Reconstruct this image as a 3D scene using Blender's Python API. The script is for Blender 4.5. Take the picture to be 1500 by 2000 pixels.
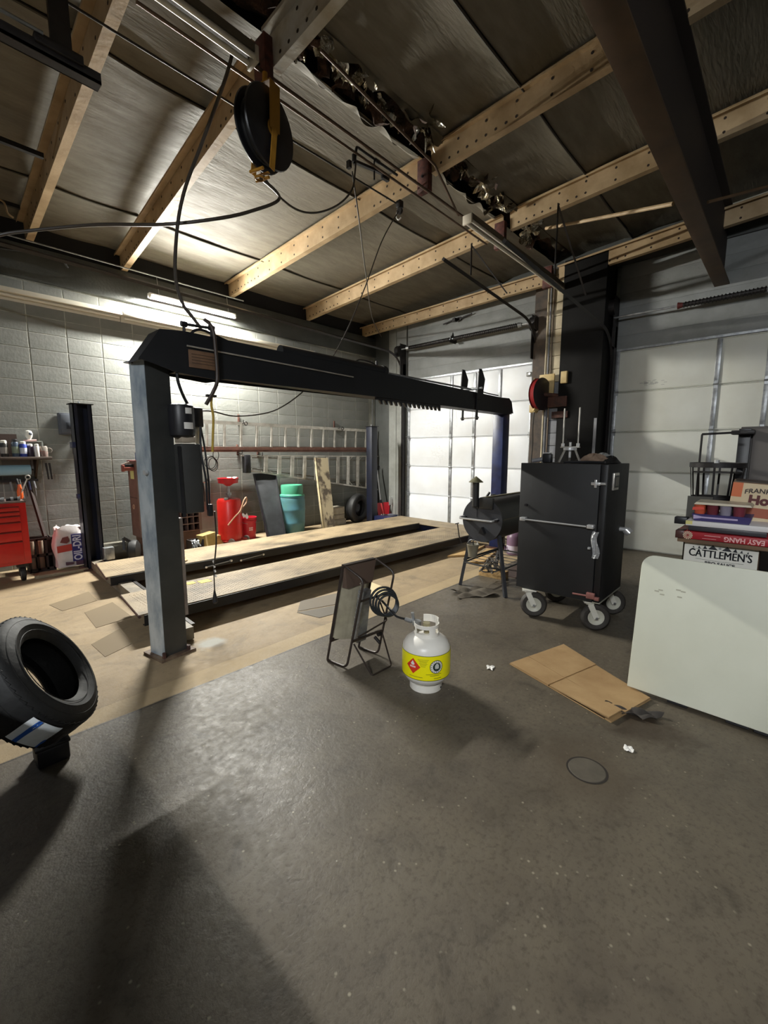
import bpy, bmesh, math, random
from mathutils import Vector, Matrix, Euler
random.seed(7)
PI = math.pi
S = bpy.context.scene
C = S.collection
for o in list(bpy.data.objects): bpy.data.objects.remove(o)

# ---------------------------------------------------------------- camera, world, exposure
cd = bpy.data.cameras.new('camera'); cam = bpy.data.objects.new('camera', cd); C.objects.link(cam)
cd.sensor_fit = 'VERTICAL'; cd.sensor_height = 24.0; cd.lens = 24.0 * 852.8 / 2000.0
cd.clip_start = 0.02
YAW = 0.74634; PITCH = 0.13669
fw = Vector((math.cos(YAW)*math.cos(PITCH), math.sin(YAW)*math.cos(PITCH), -math.sin(PITCH)))
rt = Vector((math.sin(YAW), -math.cos(YAW), 0)); up = rt.cross(fw)
m = Matrix(((rt.x, up.x, -fw.x, 0), (rt.y, up.y, -fw.y, 0), (rt.z, up.z, -fw.z, 1.5), (0, 0, 0, 1)))
cam.matrix_world = m
S.camera = cam
w = bpy.data.worlds.new('world'); S.world = w; w.use_nodes = True
w.node_tree.nodes['Background'].inputs[0].default_value = (0.5, 0.6, 0.75, 1)
w.node_tree.nodes['Background'].inputs[1].default_value = 0.02
S.view_settings.view_transform = 'Standard'
S.view_settings.look = 'None'
S.view_settings.gamma = 1.0
S.view_settings.use_curve_mapping = False
S.view_settings.exposure = 0.0
LIT_TUBE = 3750.0        # the lit tube over the ladders
LEFT_TUBE = 150.0        # a second tube on the same wall, out of frame to the left
SIDE_TUBE = 1950.0       # a tube hanging out of frame to the left, level with the camera
REAR_TUBE = 450.0        # a tube in the bay behind the camera

# ---------------------------------------------------------------- materials
def lin(h):
    h = h.lstrip('#'); v = [int(h[i:i+2], 16)/255 for i in (0, 2, 4)]
    return tuple((x/12.92 if x <= .04045 else ((x+.055)/1.055)**2.4) for x in v) + (1,)
MC = {}
def mat(name, col, rough=.6, metal=0, col2=None, scale=6, bump=0, bscale=None, rrough=None, obj_rand=0, emit=0, stretch=None, thr=(.35, .65), spec=None, alpha=None, detail=6):
    if name in MC: return MC[name]
    M = bpy.data.materials.new(name); M.use_nodes = True; N = M.node_tree.nodes; L = M.node_tree.links
    b = N['Principled BSDF']; c1 = lin(col) if isinstance(col, str) else tuple(col) + (1,)
    b.inputs['Base Color'].default_value = c1; b.inputs['Roughness'].default_value = rough; b.inputs['Metallic'].default_value = metal
    if spec is not None: b.inputs['Specular IOR Level'].default_value = spec
    src = None
    if col2 or bump or rrough or obj_rand:
        tc = N.new('ShaderNodeTexCoord'); mp = N.new('ShaderNodeMapping'); L.new(tc.outputs['Object'], mp.inputs[0])
        if stretch: mp.inputs['Scale'].default_value = stretch
        nz = N.new('ShaderNodeTexNoise'); nz.inputs['Scale'].default_value = scale; nz.inputs['Detail'].default_value = detail; nz.inputs['Roughness'].default_value = .6
        L.new(mp.outputs[0], nz.inputs['Vector'])
        if col2:
            r = N.new('ShaderNodeValToRGB'); r.color_ramp.elements[0].position = thr[0]; r.color_ramp.elements[1].position = thr[1]
            r.color_ramp.elements[0].color = c1; r.color_ramp.elements[1].color = lin(col2) if isinstance(col2, str) else tuple(col2)+(1,)
            L.new(nz.outputs['Fac'], r.inputs[0]); src = r.outputs[0]
        if rrough:
            mr = N.new('ShaderNodeMapRange'); mr.inputs['From Min'].default_value = .3; mr.inputs['From Max'].default_value = .7
            mr.inputs['To Min'].default_value = rough; mr.inputs['To Max'].default_value = rrough
            L.new(nz.outputs['Fac'], mr.inputs['Value']); L.new(mr.outputs[0], b.inputs['Roughness'])
        if bump:
            n2 = N.new('ShaderNodeTexNoise'); n2.inputs['Scale'].default_value = bscale or scale*3; n2.inputs['Detail'].default_value = 5
            L.new(mp.outputs[0], n2.inputs['Vector'])
            bp = N.new('ShaderNodeBump'); bp.inputs['Strength'].default_value = bump; bp.inputs['Distance'].default_value = .02
            L.new(n2.outputs['Fac'], bp.inputs['Height']); L.new(bp.outputs[0], b.inputs['Normal'])
        if obj_rand:
            oi = N.new('ShaderNodeObjectInfo'); mr = N.new('ShaderNodeMapRange')
            mr.inputs['To Min'].default_value = 1-obj_rand; mr.inputs['To Max'].default_value = 1+obj_rand
            L.new(oi.outputs['Random'], mr.inputs['Value'])
            mx = N.new('ShaderNodeMix'); mx.data_type = 'RGBA'; mx.blend_type = 'MULTIPLY'; mx.inputs['Factor'].default_value = 1
            if src: L.new(src, mx.inputs['A'])
            else: mx.inputs['A'].default_value = c1
            L.new(mr.outputs[0], mx.inputs['B']); src = mx.outputs['Result']
    if src: L.new(src, b.inputs['Base Color'])
    if emit:
        b.inputs['Emission Color'].default_value = c1; b.inputs['Emission Strength'].default_value = emit
    if alpha is not None:
        b.inputs['Transmission Weight'].default_value = alpha; b.inputs['IOR'].default_value = 1.2
    MC[name] = M; return M

wall_paint = mat('wall_paint', '#868782', .55, col2='#777974', scale=3, bump=.12, bscale=28, obj_rand=.05)
mortar = mat('mortar_paint', '#b9b9ae', .6, col2='#77786f', scale=2, bump=.3, bscale=60)
dark_wall = mat('dark_wall_paint', '#4c4e4b', .6, col2='#3c3e3b', scale=2, bump=.2, bscale=30)
header_grey = mat('header_grey_paint', '#8b8d8c', .65, col2='#7d7f7d', scale=3, bump=.25, bscale=25)
cream = mat('cream_purlin_paint', '#bba27e', .6, col2='#9c835f', scale=3, bump=.15, bscale=20, obj_rand=.04)
brownbeam = mat('brown_beam_paint', '#584128', .7, col2='#45331f', scale=3, bump=.1)
rust = mat('rusty_steel', '#5a382c', .75, col2='#3a2620', scale=12, bump=.3)
blacksteel = mat('black_steel', '#17171a', .42, col2='#222226', scale=5, bump=.05, metal=.0)
darksteel = mat('dark_track_steel', '#2a2625', .5, metal=.3, col2='#1b1818', scale=10)
galv = mat('galvanised_steel', '#b4b6b8', .38, metal=.7, col2='#8d9092', scale=14)
alu = mat('aluminium', '#cfcbc2', .38, metal=.55, col2='#a9a49a', scale=8)
chrome = mat('chrome', '#dedede', .28, metal=.6)
whitep = mat('white_enamel', '#e6e4da', .35, col2='#d8d5c8', scale=4)
rubber = mat('black_rubber', '#141414', .6, col2='#1e1e1e', scale=10, bump=.1)
redp = mat('red_enamel', '#c3231c', .32, col2='#ad1c17', scale=3)
bluesteel = mat('blue_lift_paint', '#25305c', .38, col2='#171c3a', scale=5, bump=.05)
paper = mat('white_paper', '#e9e6e0', .8)
cardb = mat('cardboard', '#a88a60', .85, col2='#94754d', scale=4, bump=.1, bscale=14, stretch=(1, 1, 1))
woodm = mat('raw_wood', '#c9a874', .7, col2='#a98655', scale=3, stretch=(1, 12, 12), bump=.2, bscale=8)

def floor_mat():
    M = bpy.data.materials.new('garage_floor'); M.use_nodes = True; N = M.node_tree.nodes; L = M.node_tree.links; b = N['Principled BSDF']
    g = N.new('ShaderNodeNewGeometry'); sp = N.new('ShaderNodeSeparateXYZ'); L.new(g.outputs['Position'], sp.inputs[0])
    def noise(sc, det=8, ro=.6, dist=0, st=None):
        n = N.new('ShaderNodeTexNoise'); n.inputs['Scale'].default_value = sc; n.inputs['Detail'].default_value = det; n.inputs['Roughness'].default_value = ro; n.inputs['Distortion'].default_value = dist
        if st:
            mp = N.new('ShaderNodeMapping'); mp.inputs['Scale'].default_value = st; L.new(g.outputs['Position'], mp.inputs[0]); L.new(mp.outputs[0], n.inputs['Vector'])
        else: L.new(g.outputs['Position'], n.inputs['Vector'])
        return n.outputs['Fac']
    def ramp(f, *els):
        r = N.new('ShaderNodeValToRGB'); e = r.color_ramp.elements
        while len(e) < len(els): e.new(.5)
        for i, (p, c) in enumerate(els): e[i].position = p; e[i].color = lin(c) if isinstance(c, str) else (c, c, c, 1)
        L.new(f, r.inputs[0]); return r.outputs[0]
    def mix(f, a, c2, mode='MIX'):
        m = N.new('ShaderNodeMix'); m.data_type = 'RGBA'; m.blend_type = mode
        if isinstance(f, (int, float)): m.inputs['Factor'].default_value = f
        else: L.new(f, m.inputs['Factor'])
        L.new(a, m.inputs['A'])
        if isinstance(c2, str): m.inputs['B'].default_value = lin(c2)
        else: L.new(c2, m.inputs['B'])
        return m.outputs['Result']
    def math_(op, a, b2=None, clamp=False):
        m = N.new('ShaderNodeMath'); m.operation = op; m.use_clamp = clamp
        for i, v in enumerate((a, b2)):
            if v is None: continue
            if isinstance(v, (int, float)): m.inputs[i].default_value = v
            else: L.new(v, m.inputs[i])
        return m.outputs[0]
    big = noise(.9, 6); mid = noise(6, 8, .65, .6); fine = noise(45, 4, .7)
    conc = ramp(big, (.3, '#4a4339'), (.5, '#5a5246'), (.72, '#686052'))
    conc = mix(ramp(mid, (.42, 0.), (.72, .45)), conc, '#6d6454')
    conc = mix(ramp(mid, (.24, .7), (.42, 0.)), conc, '#2e2a24')
    conc = mix(ramp(fine, (.30, .55), (.5, 0.)), conc, '#352f27')
    vor = N.new('ShaderNodeTexVoronoi'); vor.inputs['Scale'].default_value = 26; L.new(g.outputs['Position'], vor.inputs['Vector'])
    spots = ramp(vor.outputs['Distance'], (.0, 1.), (.09, .6), (.17, 0.))
    keep = ramp(noise(7, 2), (.52, 0.), (.60, .9))
    conc = mix(math_('MULTIPLY', spots, keep), conc, '#a09884')
    vor2 = N.new('ShaderNodeTexVoronoi'); vor2.inputs['Scale'].default_value = 9; L.new(g.outputs['Position'], vor2.inputs['Vector'])
    sp2 = ramp(vor2.outputs['Distance'], (.0, 1.), (.035, 0.)); conc = mix(math_('MULTIPLY', sp2, .9), conc, '#b9b4a5')
    tan = ramp(noise(1.3, 6), (.3, '#8d7b60'), (.55, '#a08c6e'), (.75, '#b09b7b'))
    tan = mix(ramp(noise(5, 8, .7, .5, (.35, 1, 1)), (.4, .0), (.7, .55)), tan, '#7c6d57')
    tan = mix(ramp(noise(2.4, 5, .6, 1.), (.52, .0), (.7, .65)), tan, '#6d6252'); tan = mix(ramp(noise(11, 6, .7, .3), (.55, .0), (.72, .6)), tan, '#7a6a52')
    wob = math_('MULTIPLY', math_('SUBTRACT', noise(3, 5), .5), .05)
    yy = math_('ADD', sp.outputs['Y'], wob)
    mask = math_('MULTIPLY', math_('SUBTRACT', yy, 2.675), 60, True)
    col = mix(mask, conc, tan)
    # paler painted strip along the joint, grey worn squares in the bay
    strip = math_('MULTIPLY', math_('LESS_THAN', yy, 2.86), mask); col = mix(math_('MULTIPLY', strip, .5), col, '#b29d79')
    col = mix(math_('MULTIPLY', math_('LESS_THAN', math_('ABSOLUTE', math_('SUBTRACT', sp.outputs['Y'], 2.672)), .007), .85), col, '#2b2722')
    # oil stain patch around the access cover
    def blob(x, y, r, c2, s):
        nonlocal col
        dx = math_('SUBTRACT', sp.outputs['X'], x); dy = math_('SUBTRACT', sp.outputs['Y'], y)
        d = math_('SQRT', math_('ADD', math_('MULTIPLY', dx, dx), math_('MULTIPLY', dy, dy)))
        d = math_('ADD', d, math_('MULTIPLY', math_('SUBTRACT', mid, .5), r*1.2))
        k = math_('MULTIPLY', math_('SUBTRACT', 1, math_('DIVIDE', d, r)), s, True)
        k = math_('MINIMUM', k, .75)
        col = mix(k, col, c2)
    blob(2.05, .6, .30, '#544a3d', 1.0); blob(1.48, 3.24, .13, '#a3a5a0', 1.4); blob(2.62, .45, .26, '#3a2f24', 1.3); blob(4.0, 2.3, .4, '#403b33', .9)
    L.new(col, b.inputs['Base Color'])
    ro = ramp(noise(24, 8, .75), (.30, .31), (.70, .56)); ro2 = ramp(noise(1.1, 5), (.35, .0), (.65, .15))
    ra = math_('ADD', ro, ro2); ra = math_('ADD', ra, math_('MULTIPLY', mask, .2)); L.new(ra, b.inputs['Roughness'])
    b.inputs['Specular IOR Level'].default_value = .4
    bp = N.new('ShaderNodeBump'); bp.inputs['Strength'].default_value = .35; bp.inputs['Distance'].default_value = .01
    L.new(math_('ADD', math_('MULTIPLY', fine, .5), mid), bp.inputs['Height']); L.new(bp.outputs[0], b.inputs['Normal'])
    return M
FLOOR = floor_mat()

# ---------------------------------------------------------------- mesh builder
class MB:
    def __init__(s): s.b = bmesh.new()
    def _t(s, vs, M):
        if M is not None:
            for v in vs: v.co = M @ v.co
    def box(s, x0, x1, y0, y1, z0, z1, M=None, bev=0):
        r = bmesh.ops.create_cube(s.b, size=1); vs = r['verts']
        for v in vs: v.co = Vector(((x0+x1)/2+v.co.x*(x1-x0), (y0+y1)/2+v.co.y*(y1-y0), (z0+z1)/2+v.co.z*(z1-z0)))
        if bev:
            es = list({e for v in vs for e in v.link_edges}); n = set(s.b.verts)-set(vs)
            bmesh.ops.bevel(s.b, geom=es, offset=bev, segments=2, affect='EDGES', profile=.5)
            vs = [v for v in s.b.verts if v not in n]
        s._t(vs, M); return s
    def prism(s, pts, z0, z1, M=None):     # outline pts in xy, extruded in z
        a = [s.b.verts.new((p[0], p[1], z0)) for p in pts]; c = [s.b.verts.new((p[0], p[1], z1)) for p in pts]; n = len(pts)
        s.b.faces.new(a[::-1]); s.b.faces.new(c)
        for i in range(n): s.b.faces.new((a[i], a[(i+1) % n], c[(i+1) % n], c[i]))
        s._t(a+c, M); return s
    def hexa(s, bot, top):                 # 4 + 4 points
        a = [s.b.verts.new(p) for p in bot]; c = [s.b.verts.new(p) for p in top]
        s.b.faces.new(a[::-1]); s.b.faces.new(c)
        for i in range(4): s.b.faces.new((a[i], a[(i+1) % 4], c[(i+1) % 4], c[i]))
        return s
    def lathe(s, prof, n=32, M=None, cap=True, a0=0, a1=2*PI):
        full = abs(a1-a0-2*PI) < 1e-6; k = n if full else n+1
        rings = []
        for r, z in prof:
            rings.append([s.b.verts.new((r*math.cos(a0+(a1-a0)*i/n), r*math.sin(a0+(a1-a0)*i/n), z)) for i in range(k)])
        for q in range(len(rings)-1):
            for i in range(n):
                j = (i+1) % k
                try: s.b.faces.new((rings[q][i], rings[q][j], rings[q+1][j], rings[q+1][i]))
                except ValueError: pass
        if cap and full:
            for rg, rv in ((rings[0], True), (rings[-1], False)):
                if prof[0 if rv else -1][0] > 1e-5: s.b.faces.new(rg[::-1] if rv else rg)
        s._t([v for r in rings for v in r], M)
        return s
    def cyl(s, p, q, r, r2=None, n=12):
        p = Vector(p); q = Vector(q); d = q-p; r2 = r if r2 is None else r2
        M = Matrix.Translation(p) @ d.to_track_quat('Z', 'Y').to_matrix().to_4x4()
        return s.lathe([(r, 0), (r2, d.length)], n, M)
    def tube(s, pts, r, n=8, closed=False):
        P = [Vector(p) for p in pts]; m = len(P)
        if m < 2: return s
        rings = []; pn = None
        for i in range(m):
            if closed: t = (P[(i+1) % m]-P[i-1]).normalized()
            else: t = (P[min(i+1, m-1)]-P[max(i-1, 0)]).normalized()
            if pn is None:
                a = Vector((0, 0, 1)) if abs(t.z) < .9 else Vector((1, 0, 0)); nn = (a-t*a.dot(t)).normalized()
            else:
                nn = pn-t*pn.dot(t); nn = nn.normalized() if nn.length > 1e-6 else pn
            pn = nn; bb = t.cross(nn)
            rings.append([s.b.verts.new(P[i]+(nn*math.cos(2*PI*k/n)+bb*math.sin(2*PI*k/n))*r) for k in range(n)])
        for i in range(m if closed else m-1):
            A = rings[i]; B = rings[(i+1) % m]
            for k in range(n): s.b.faces.new((A[k], A[(k+1) % n], B[(k+1) % n], B[k]))
        if not closed: s.b.faces.new(rings[0][::-1]); s.b.faces.new(rings[-1])
        return s
    def torus(s, R, r, M=None, n=32, k=10):
        pts = [(R*math.cos(2*PI*i/n), R*math.sin(2*PI*i/n), 0) for i in range(n)]
        if M is not None: pts = [M @ Vector(p) for p in pts]
        return s.tube(pts, r, k, True)
    def bar(s, p, q, w, h, roll=Vector((0, 0, 1))):      # rectangular bar from p to q
        p = Vector(p); q = Vector(q); d = (q-p).normalized(); u = roll-d*roll.dot(d)
        if u.length < 1e-4: u = Vector((1, 0, 0))-d*d.x
        u.normalize(); v = d.cross(u); A = []
        for e in (p, q): A.append([e+v*a*w/2+u*b2*h/2 for a, b2 in ((-1, -1), (1, -1), (1, 1), (-1, 1))])
        return s.hexa(A[0], A[1])
    def grid(s, f, nu, nv):
        V = [[s.b.verts.new(f(i/nu, j/nv)) for j in range(nv+1)] for i in range(nu+1)]
        for i in range(nu):
            for j in range(nv): s.b.faces.new((V[i][j], V[i+1][j], V[i+1][j+1], V[i][j+1]))
        return s
    def mesh(s, name, smooth=None):
        bmesh.ops.recalc_face_normals(s.b, faces=s.b.faces[:])
        me = bpy.data.meshes.new(name); s.b.to_mesh(me); s.b.free()
        if smooth is None: smooth = True
        if smooth:
            for p in me.polygons: p.use_smooth = True
            try: me.set_sharp_from_angle(angle=math.radians(38))
            except Exception: pass
        return me
def smooth_path(pts, n=8):
    P = [Vector(p) for p in pts]; out = []
    for i in range(len(P)-1):
        a = P[max(i-1, 0)]; b = P[i]; c = P[i+1]; d = P[min(i+2, len(P)-1)]
        for k in range(n):
            t = k/n
            out.append(.5*((2*b)+(-a+c)*t+(2*a-5*b+4*c-d)*t*t+(-a+3*b-3*c+d)*t*t*t))
    out.append(P[-1]); return out
def rounded(pts, rad, n=5, closed=False):     # polyline with rounded corners
    P = [Vector(p) for p in pts]; out = []; m = len(P)
    for i in range(m):
        if not closed and i in (0, m-1): out.append(P[i]); continue
        a = P[i-1]; b = P[i]; c = P[(i+1) % m]
        r = min(rad, (a-b).length*.45, (c-b).length*.45)
        s0 = b+(a-b).normalized()*r; s1 = b+(c-b).normalized()*r
        for k in range(n+1):
            t = k/n; out.append(s0*(1-t)**2+b*2*t*(1-t)+s1*t*t)
    return out

# ---------------------------------------------------------------- objects
def obj(name, mb, m, parent=None, label=None, smooth=None):
    me = mb.mesh(name, smooth) if isinstance(mb, MB) else mb
    if not me.materials: me.materials.append(m)
    o = bpy.data.objects.new(name, me); C.objects.link(o)
    if parent is not None: o.parent = parent
    if label: o['label'] = label
    return o
def tag(o, label, cat, group=None, kind=None):
    o['label'] = label; o['category'] = cat
    if group: o['group'] = group
    if kind: o['kind'] = kind
    return o
def thing(name, label, cat, loc=(0, 0, 0), rz=0, group=None, rot=None):
    o = bpy.data.objects.new(name, None); C.objects.link(o); o.location = loc
    o.rotation_euler = rot if rot else (0, 0, rz); o.empty_display_size = .1
    return tag(o, label, cat, group)
def wpart(name, mb, m, root, label=None, parent=None, smooth=None):
    """a part whose shape was given in world coordinates, put under a thing standing at root's place"""
    Mi = Matrix.LocRotScale(root.location, root.rotation_euler, None).inverted()
    for v in mb.b.verts: v.co = Mi @ v.co
    return obj(name, mb, m, parent if parent is not None else root, label, smooth)
def struct(name, mb, m, smooth=None, parent=None):
    o = obj(name, mb, m, parent, smooth=smooth)
    if parent is None: o['kind'] = 'structure'
    return o
def text(name, s, size, m, M, parent=None, bold=0, ext=.0006, sx=1, sy=1, bend=None, align='CENTER', arch=0, shear=0):
    cu = bpy.data.curves.new(name, 'FONT'); cu.body = s; cu.size = size; cu.extrude = ext; cu.align_x = align; cu.align_y = 'CENTER'; cu.offset = bold; cu.resolution_u = 3; cu.shear = shear
    t = bpy.data.objects.new(name, cu); C.objects.link(t); bpy.context.view_layer.update()
    dg = bpy.context.evaluated_depsgraph_get(); me = bpy.data.meshes.new_from_object(t.evaluated_get(dg)); bpy.data.objects.remove(t)
    for v in me.vertices:
        x, y, z = v.co.x*sx, v.co.y*sy, v.co.z
        if arch: y += -arch*x*x
        if bend: a = x/bend; x, z = (bend+z)*math.sin(a), (bend+z)*math.cos(a)-bend
        v.co = M @ Vector((x, y, z))
    me.materials.clear(); me.materials.append(m)
    return obj(name, me, m, parent)
def copytree(root, loc, rz=None, label=None):
    r = root.copy(); C.objects.link(r); r.location = loc
    if rz is not None: r.rotation_euler = (0, 0, rz)
    if label: r['label'] = label
    for ch in root.children:
        c = ch.copy(); C.objects.link(c); c.parent = r
        for g in ch.children:
            d = g.copy(); C.objects.link(d); d.parent = c
    return r
def T(*v): return Matrix.Translation(Vector(v))
def R(ax, deg): return Matrix.Rotation(math.radians(deg), 4, ax)
def frame(o, x, y):           # matrix with local x, y directions
    x = Vector(x).normalized(); y = Vector(y); y = (y-x*y.dot(x)).normalized(); z = x.cross(y)
    return Matrix(((x.x, y.x, z.x, o[0]), (x.y, y.y, z.y, o[1]), (x.z, y.z, z.z, o[2]), (0, 0, 0, 1)))
# ================================================================ THE SETTING
XD = 7.45; YW = 7.2
def rz_(y): return 4.30+.055*(7.2-y)          # underside of the roof deck follows this slope
struct('floor', MB().box(-5, 8.2, -5, 7.6, -.2, 0), FLOOR, smooth=False)

# block wall: backing with blocks standing proud of the joints
wb = struct('wall_back', MB().box(-5, 7.7, YW-.0125, YW+.3, 0, 4.7), mortar, smooth=False)
blk = MB().box(-.197, .197, -.015, .02, -.0975, .0975, bev=.004).mesh('block_face', False); blk.materials.append(wall_paint)
cells = []
for j in range(18):
    for i in range(19):
        x = .165+.405*i; z = .10+.2*j
        if x+.2 > XD+.02: continue
        cells.append((x, z, 0 if (z > .5 or x < 2.4) else 1))
cells.sort(key=lambda c: (c[2], -c[1]))
for k, (x, z, q) in enumerate(cells[:300]):
    o = bpy.data.objects.new('block', blk); C.objects.link(o); o.parent = wb; o.location = (x, YW, z)
rest = MB()
for x, z, q in cells[300:]: rest.box(x-.197, x+.197, YW-.015, YW+.02, z-.0975, z+.0975)
for j in range(18):
    for i in range(13): rest.box(-.24-.405*i-.197, -.24-.405*i+.197, YW-.015, YW+.02, .10+.2*j-.0975, .10+.2*j+.0975)
r = obj('block', rest, wall_paint, wb, smooth=False); r['kind'] = 'stuff'
struct('trim_1', MB().box(-5, XD, YW-.07, YW+.02, 3.62, 4.02, bev=.006), dark_wall)              # header band under the purlins
struct('trim_2', MB().box(-5, XD, YW-.02, YW+.05, 4.02, 4.5), mat('black_gap', '#141416', .8))  # solid black strip stands in for the dark space between purlin ends

# door wall: piers, header of laid courses, two sectional doors
wr = struct('wall_right', MB().box(XD+.06, XD+.3, -5, YW+.1, 0, 4.9), mortar, smooth=False)
def course(x0, y0, y1, z0, z1, m=header_grey):
    return obj('course', MB().box(x0, XD+.08, y0, y1, z0, z1, bev=.0015), m, wr)
D1 = (3.36, 6.20); D2 = (-.92, 2.10)
for (a, b) in ((D1[0]-.0, D1[1]+.0), D2):
    for k in range(6):
        z0 = 3.02+.2*k; course(XD, a+.002, b-.002, z0+.0005, z0+.199)
struct('trim_3', MB().box(XD-.03, XD+.1, -5, YW, 4.22, 4.6), dark_wall)
lightstrip = mat('pier_grey_paint', '#9a9b96', .6, col2='#84857f', scale=3, bump=.15)
for y0, y1 in ((6.22, 6.50), (6.51, 6.72), (6.73, 7.18)):
    obj('pier_panel', MB().box(XD-.02 if y0 < 6.7 else XD, XD+.08, y0, y1, 0, 4.22, bev=.004), lightstrip if y0 < 6.7 else dark_wall, wr)
for k in range(18):
    obj('pier_panel', MB().box(XD-.01, XD+.08, -5, -.95, .2*k+.003, .2*k+.197, bev=.003), header_grey, wr)

# masonry pier between the doors, dark painted front, pale left return
pier = struct('wall_pier', MB().box(7.02, XD+.05, 2.16, 2.775, 0, 4.35, bev=.006), mat('black_pier_paint', '#11100f', .8, col2='#191817', scale=2, bump=.1, spec=.2))
pier['kind'] = 'structure'
pieroff = mat('pier_block_pale', '#cfc1a2', .6, col2='#b9ab8f', scale=4, bump=.2)
pierlow = mat('pier_block_grey', '#8f9093', .6, col2='#74757a', scale=4, bump=.2)
for k in range(22):
    z0 = .2*k
    if z0 > 4.2: break
    up_ = z0 >= 2.55
    obj('pier_block', MB().box(7.08, XD+.05, 2.78, 3.03, z0+.003, min(z0+.197, 4.3), bev=.004), pieroff if up_ else pierlow, pier)
obj('pier_edge', MB().box(7.005, 7.02, 2.17, 2.21, 0, 2.0), pierlow, pier)
for k, yy in enumerate((2.93, 2.975, 3.015)):
    p = MB().cyl((7.06, yy, 0), (7.06, yy, 4.25), .013)
    obj('conduit', p, mat('conduit_brown', '#6c5c4a', .5) if k == 0 else (pierlow if k == 1 else pieroff), pier)
obj('dark_return', MB().box(7.30, XD+.05, 3.035, 3.34, 0, 4.25), mat('pier_dark_return', '#3c3530', .7, col2='#55483c', scale=9), pier)
struct('wall_left', MB().box(-5.3, -5, -5, YW, 0, 5.2), dark_wall, smooth=False)
struct('wall_front', MB().box(-5, 8, -5.3, -5, 0, 5.2), dark_wall, smooth=False)

doorm = mat('white_door_panel', '#f1f4f8', .45, col2='#e9ebed', scale=2, bump=.03)
doord = mat('door_panel_scuffed', '#dedfd6', .5, col2='#cbcabd', scale=1.3, thr=(.3, .75))
def sect_door(name, y0, y1, stiles, pm):
    d = struct(name, MB().box(XD+.045, XD+.07, y0, y1, 0, 3.0), pm, smooth=False)
    H = .6
    for k in range(5):
        z0 = k*H; yy = [y0]+sorted(stiles)+[y1]
        for a, b in zip(yy[:-1], yy[1:]):
            p = obj('door_panel', MB().box(XD+.02, XD+.05, a+.004, b-.004, z0+.016, z0+H-.016, bev=.005), pm, d)
        obj('section_rail', MB().box(XD+.012, XD+.05, y0, y1, z0+H-.014, z0+H-.004, bev=.002), pm, d)
        if k: obj('section_rail', MB().box(XD+.012, XD+.05, y0, y1, z0+.003, z0+.014, bev=.002), pm, d)
        for s in stiles:
            st = obj('stile', MB().box(XD-.002, XD+.045, s-.028, s+.028, z0+.012, z0+H-.012, bev=.003), galv, d)
        for s in [y0+.05]+list(stiles)+[y1-.05]:
            if k: 
                hb = MB().cyl((XD-.012, s-.03, z0), (XD-.012, s+.03, z0), .011, n=8).box(XD-.006, XD+.004, s-.022, s+.022, z0-.05, z0+.05)
                obj('hinge', hb, galv, d)
    for s in (y0+.03, y1-.03): obj('end_stile', MB().box(XD-.004, XD+.03, s-.03, s+.03, 0, 3.0, bev=.003), galv, d)
    obj('top_rail', MB().box(XD-.02, XD+.06, y0, y1, 3.0, 3.03), galv, d)
    for k in range(5):
        for s, dr in ((y0, -1), (y1, 1)):
            obj('roller', MB().cyl((XD-.02, s-.04*dr, .6*k+.03), (XD-.02, s+.05*dr, .6*k+.03), .007, n=6).cyl((XD-.02, s+.035*dr, .6*k+.03), (XD-.02, s+.05*dr, .6*k+.03), .022, n=10), galv, d)
    return d
sect_door('door_1', D1[0], D1[1], (4.02, 4.54, 5.07), doorm)
sect_door('door_2', D2[0], D2[1], (-.32, .31, .83), doord)
# scuff on door 2's top panel
sc = MB()
for k in range(26):
    y = 1.62+random.gauss(0, .1); z = 2.50+random.gauss(0, .022); sc.box(XD+.0195, XD+.0215, y-.02, y+.02, z-.003, z+.003)
bpy.data.objects['door_2']
o = obj('scuff', sc, mat('scuff_grey', '#a8a8a2', .8), bpy.data.objects['door_2']); o['kind'] = 'stuff'
struct('trim_4', MB().box(6.9, XD+.02, D1[0], D1[1], 0, .012), mat('sill_concrete', '#a89a80', .8, col2='#8d8068', scale=6))

# ceiling: steel deck above faced insulation sheets that sag between the purlins
ROWS = [7.2, 6.1, 4.02, 3.08, 2.78, 1.97, 0, -2, -4.9]
ce = struct('ceiling', MB().grid(lambda u, v: (-5+13*u, 7.5-12.6*v, rz_(7.5-12.6*v)+.17), 2, 2), mat('roof_deck', '#1c1a18', .8), smooth=False)
foil = mat('insulation_facing', '#686153', .62, col2='#575143', scale=2.2, bump=.25, bscale=9, rrough=.8, metal=.0, stretch=(1.0, 4, 1), thr=(.3, .7))
PX = [-5, -3.9, -2.3, -.6, 1.14, 2.15, 3.93, 5.52, 7.06, 7.5]
def sheet(x0, x1, y0, y1, sag):
    ph = random.uniform(0, 6)
    def f(u, v):
        x = x0+(x1-x0)*u; y = y0+(y1-y0)*v
        z = rz_(y)+.01-sag*math.sin(PI*u)*(1-.35*math.sin(PI*v))+.003*math.sin(9*u+ph+5*v)*math.sin(PI*u)
        if v in (0, 1): z -= .022
        return (x, y, z)
    return MB().grid(f, 10, 8)
for a, b in zip(PX[:-1], PX[1:]):
    for y1, y0 in zip(ROWS[:-1], ROWS[1:]):
        if (y1, y0) == (3.08, 2.78) and a >= 1.1: continue
        obj('insulation_sheet', sheet(a, b, y0+.012, y1-.012, .022 if b-a > .5 else .01), foil, ce)
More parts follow.
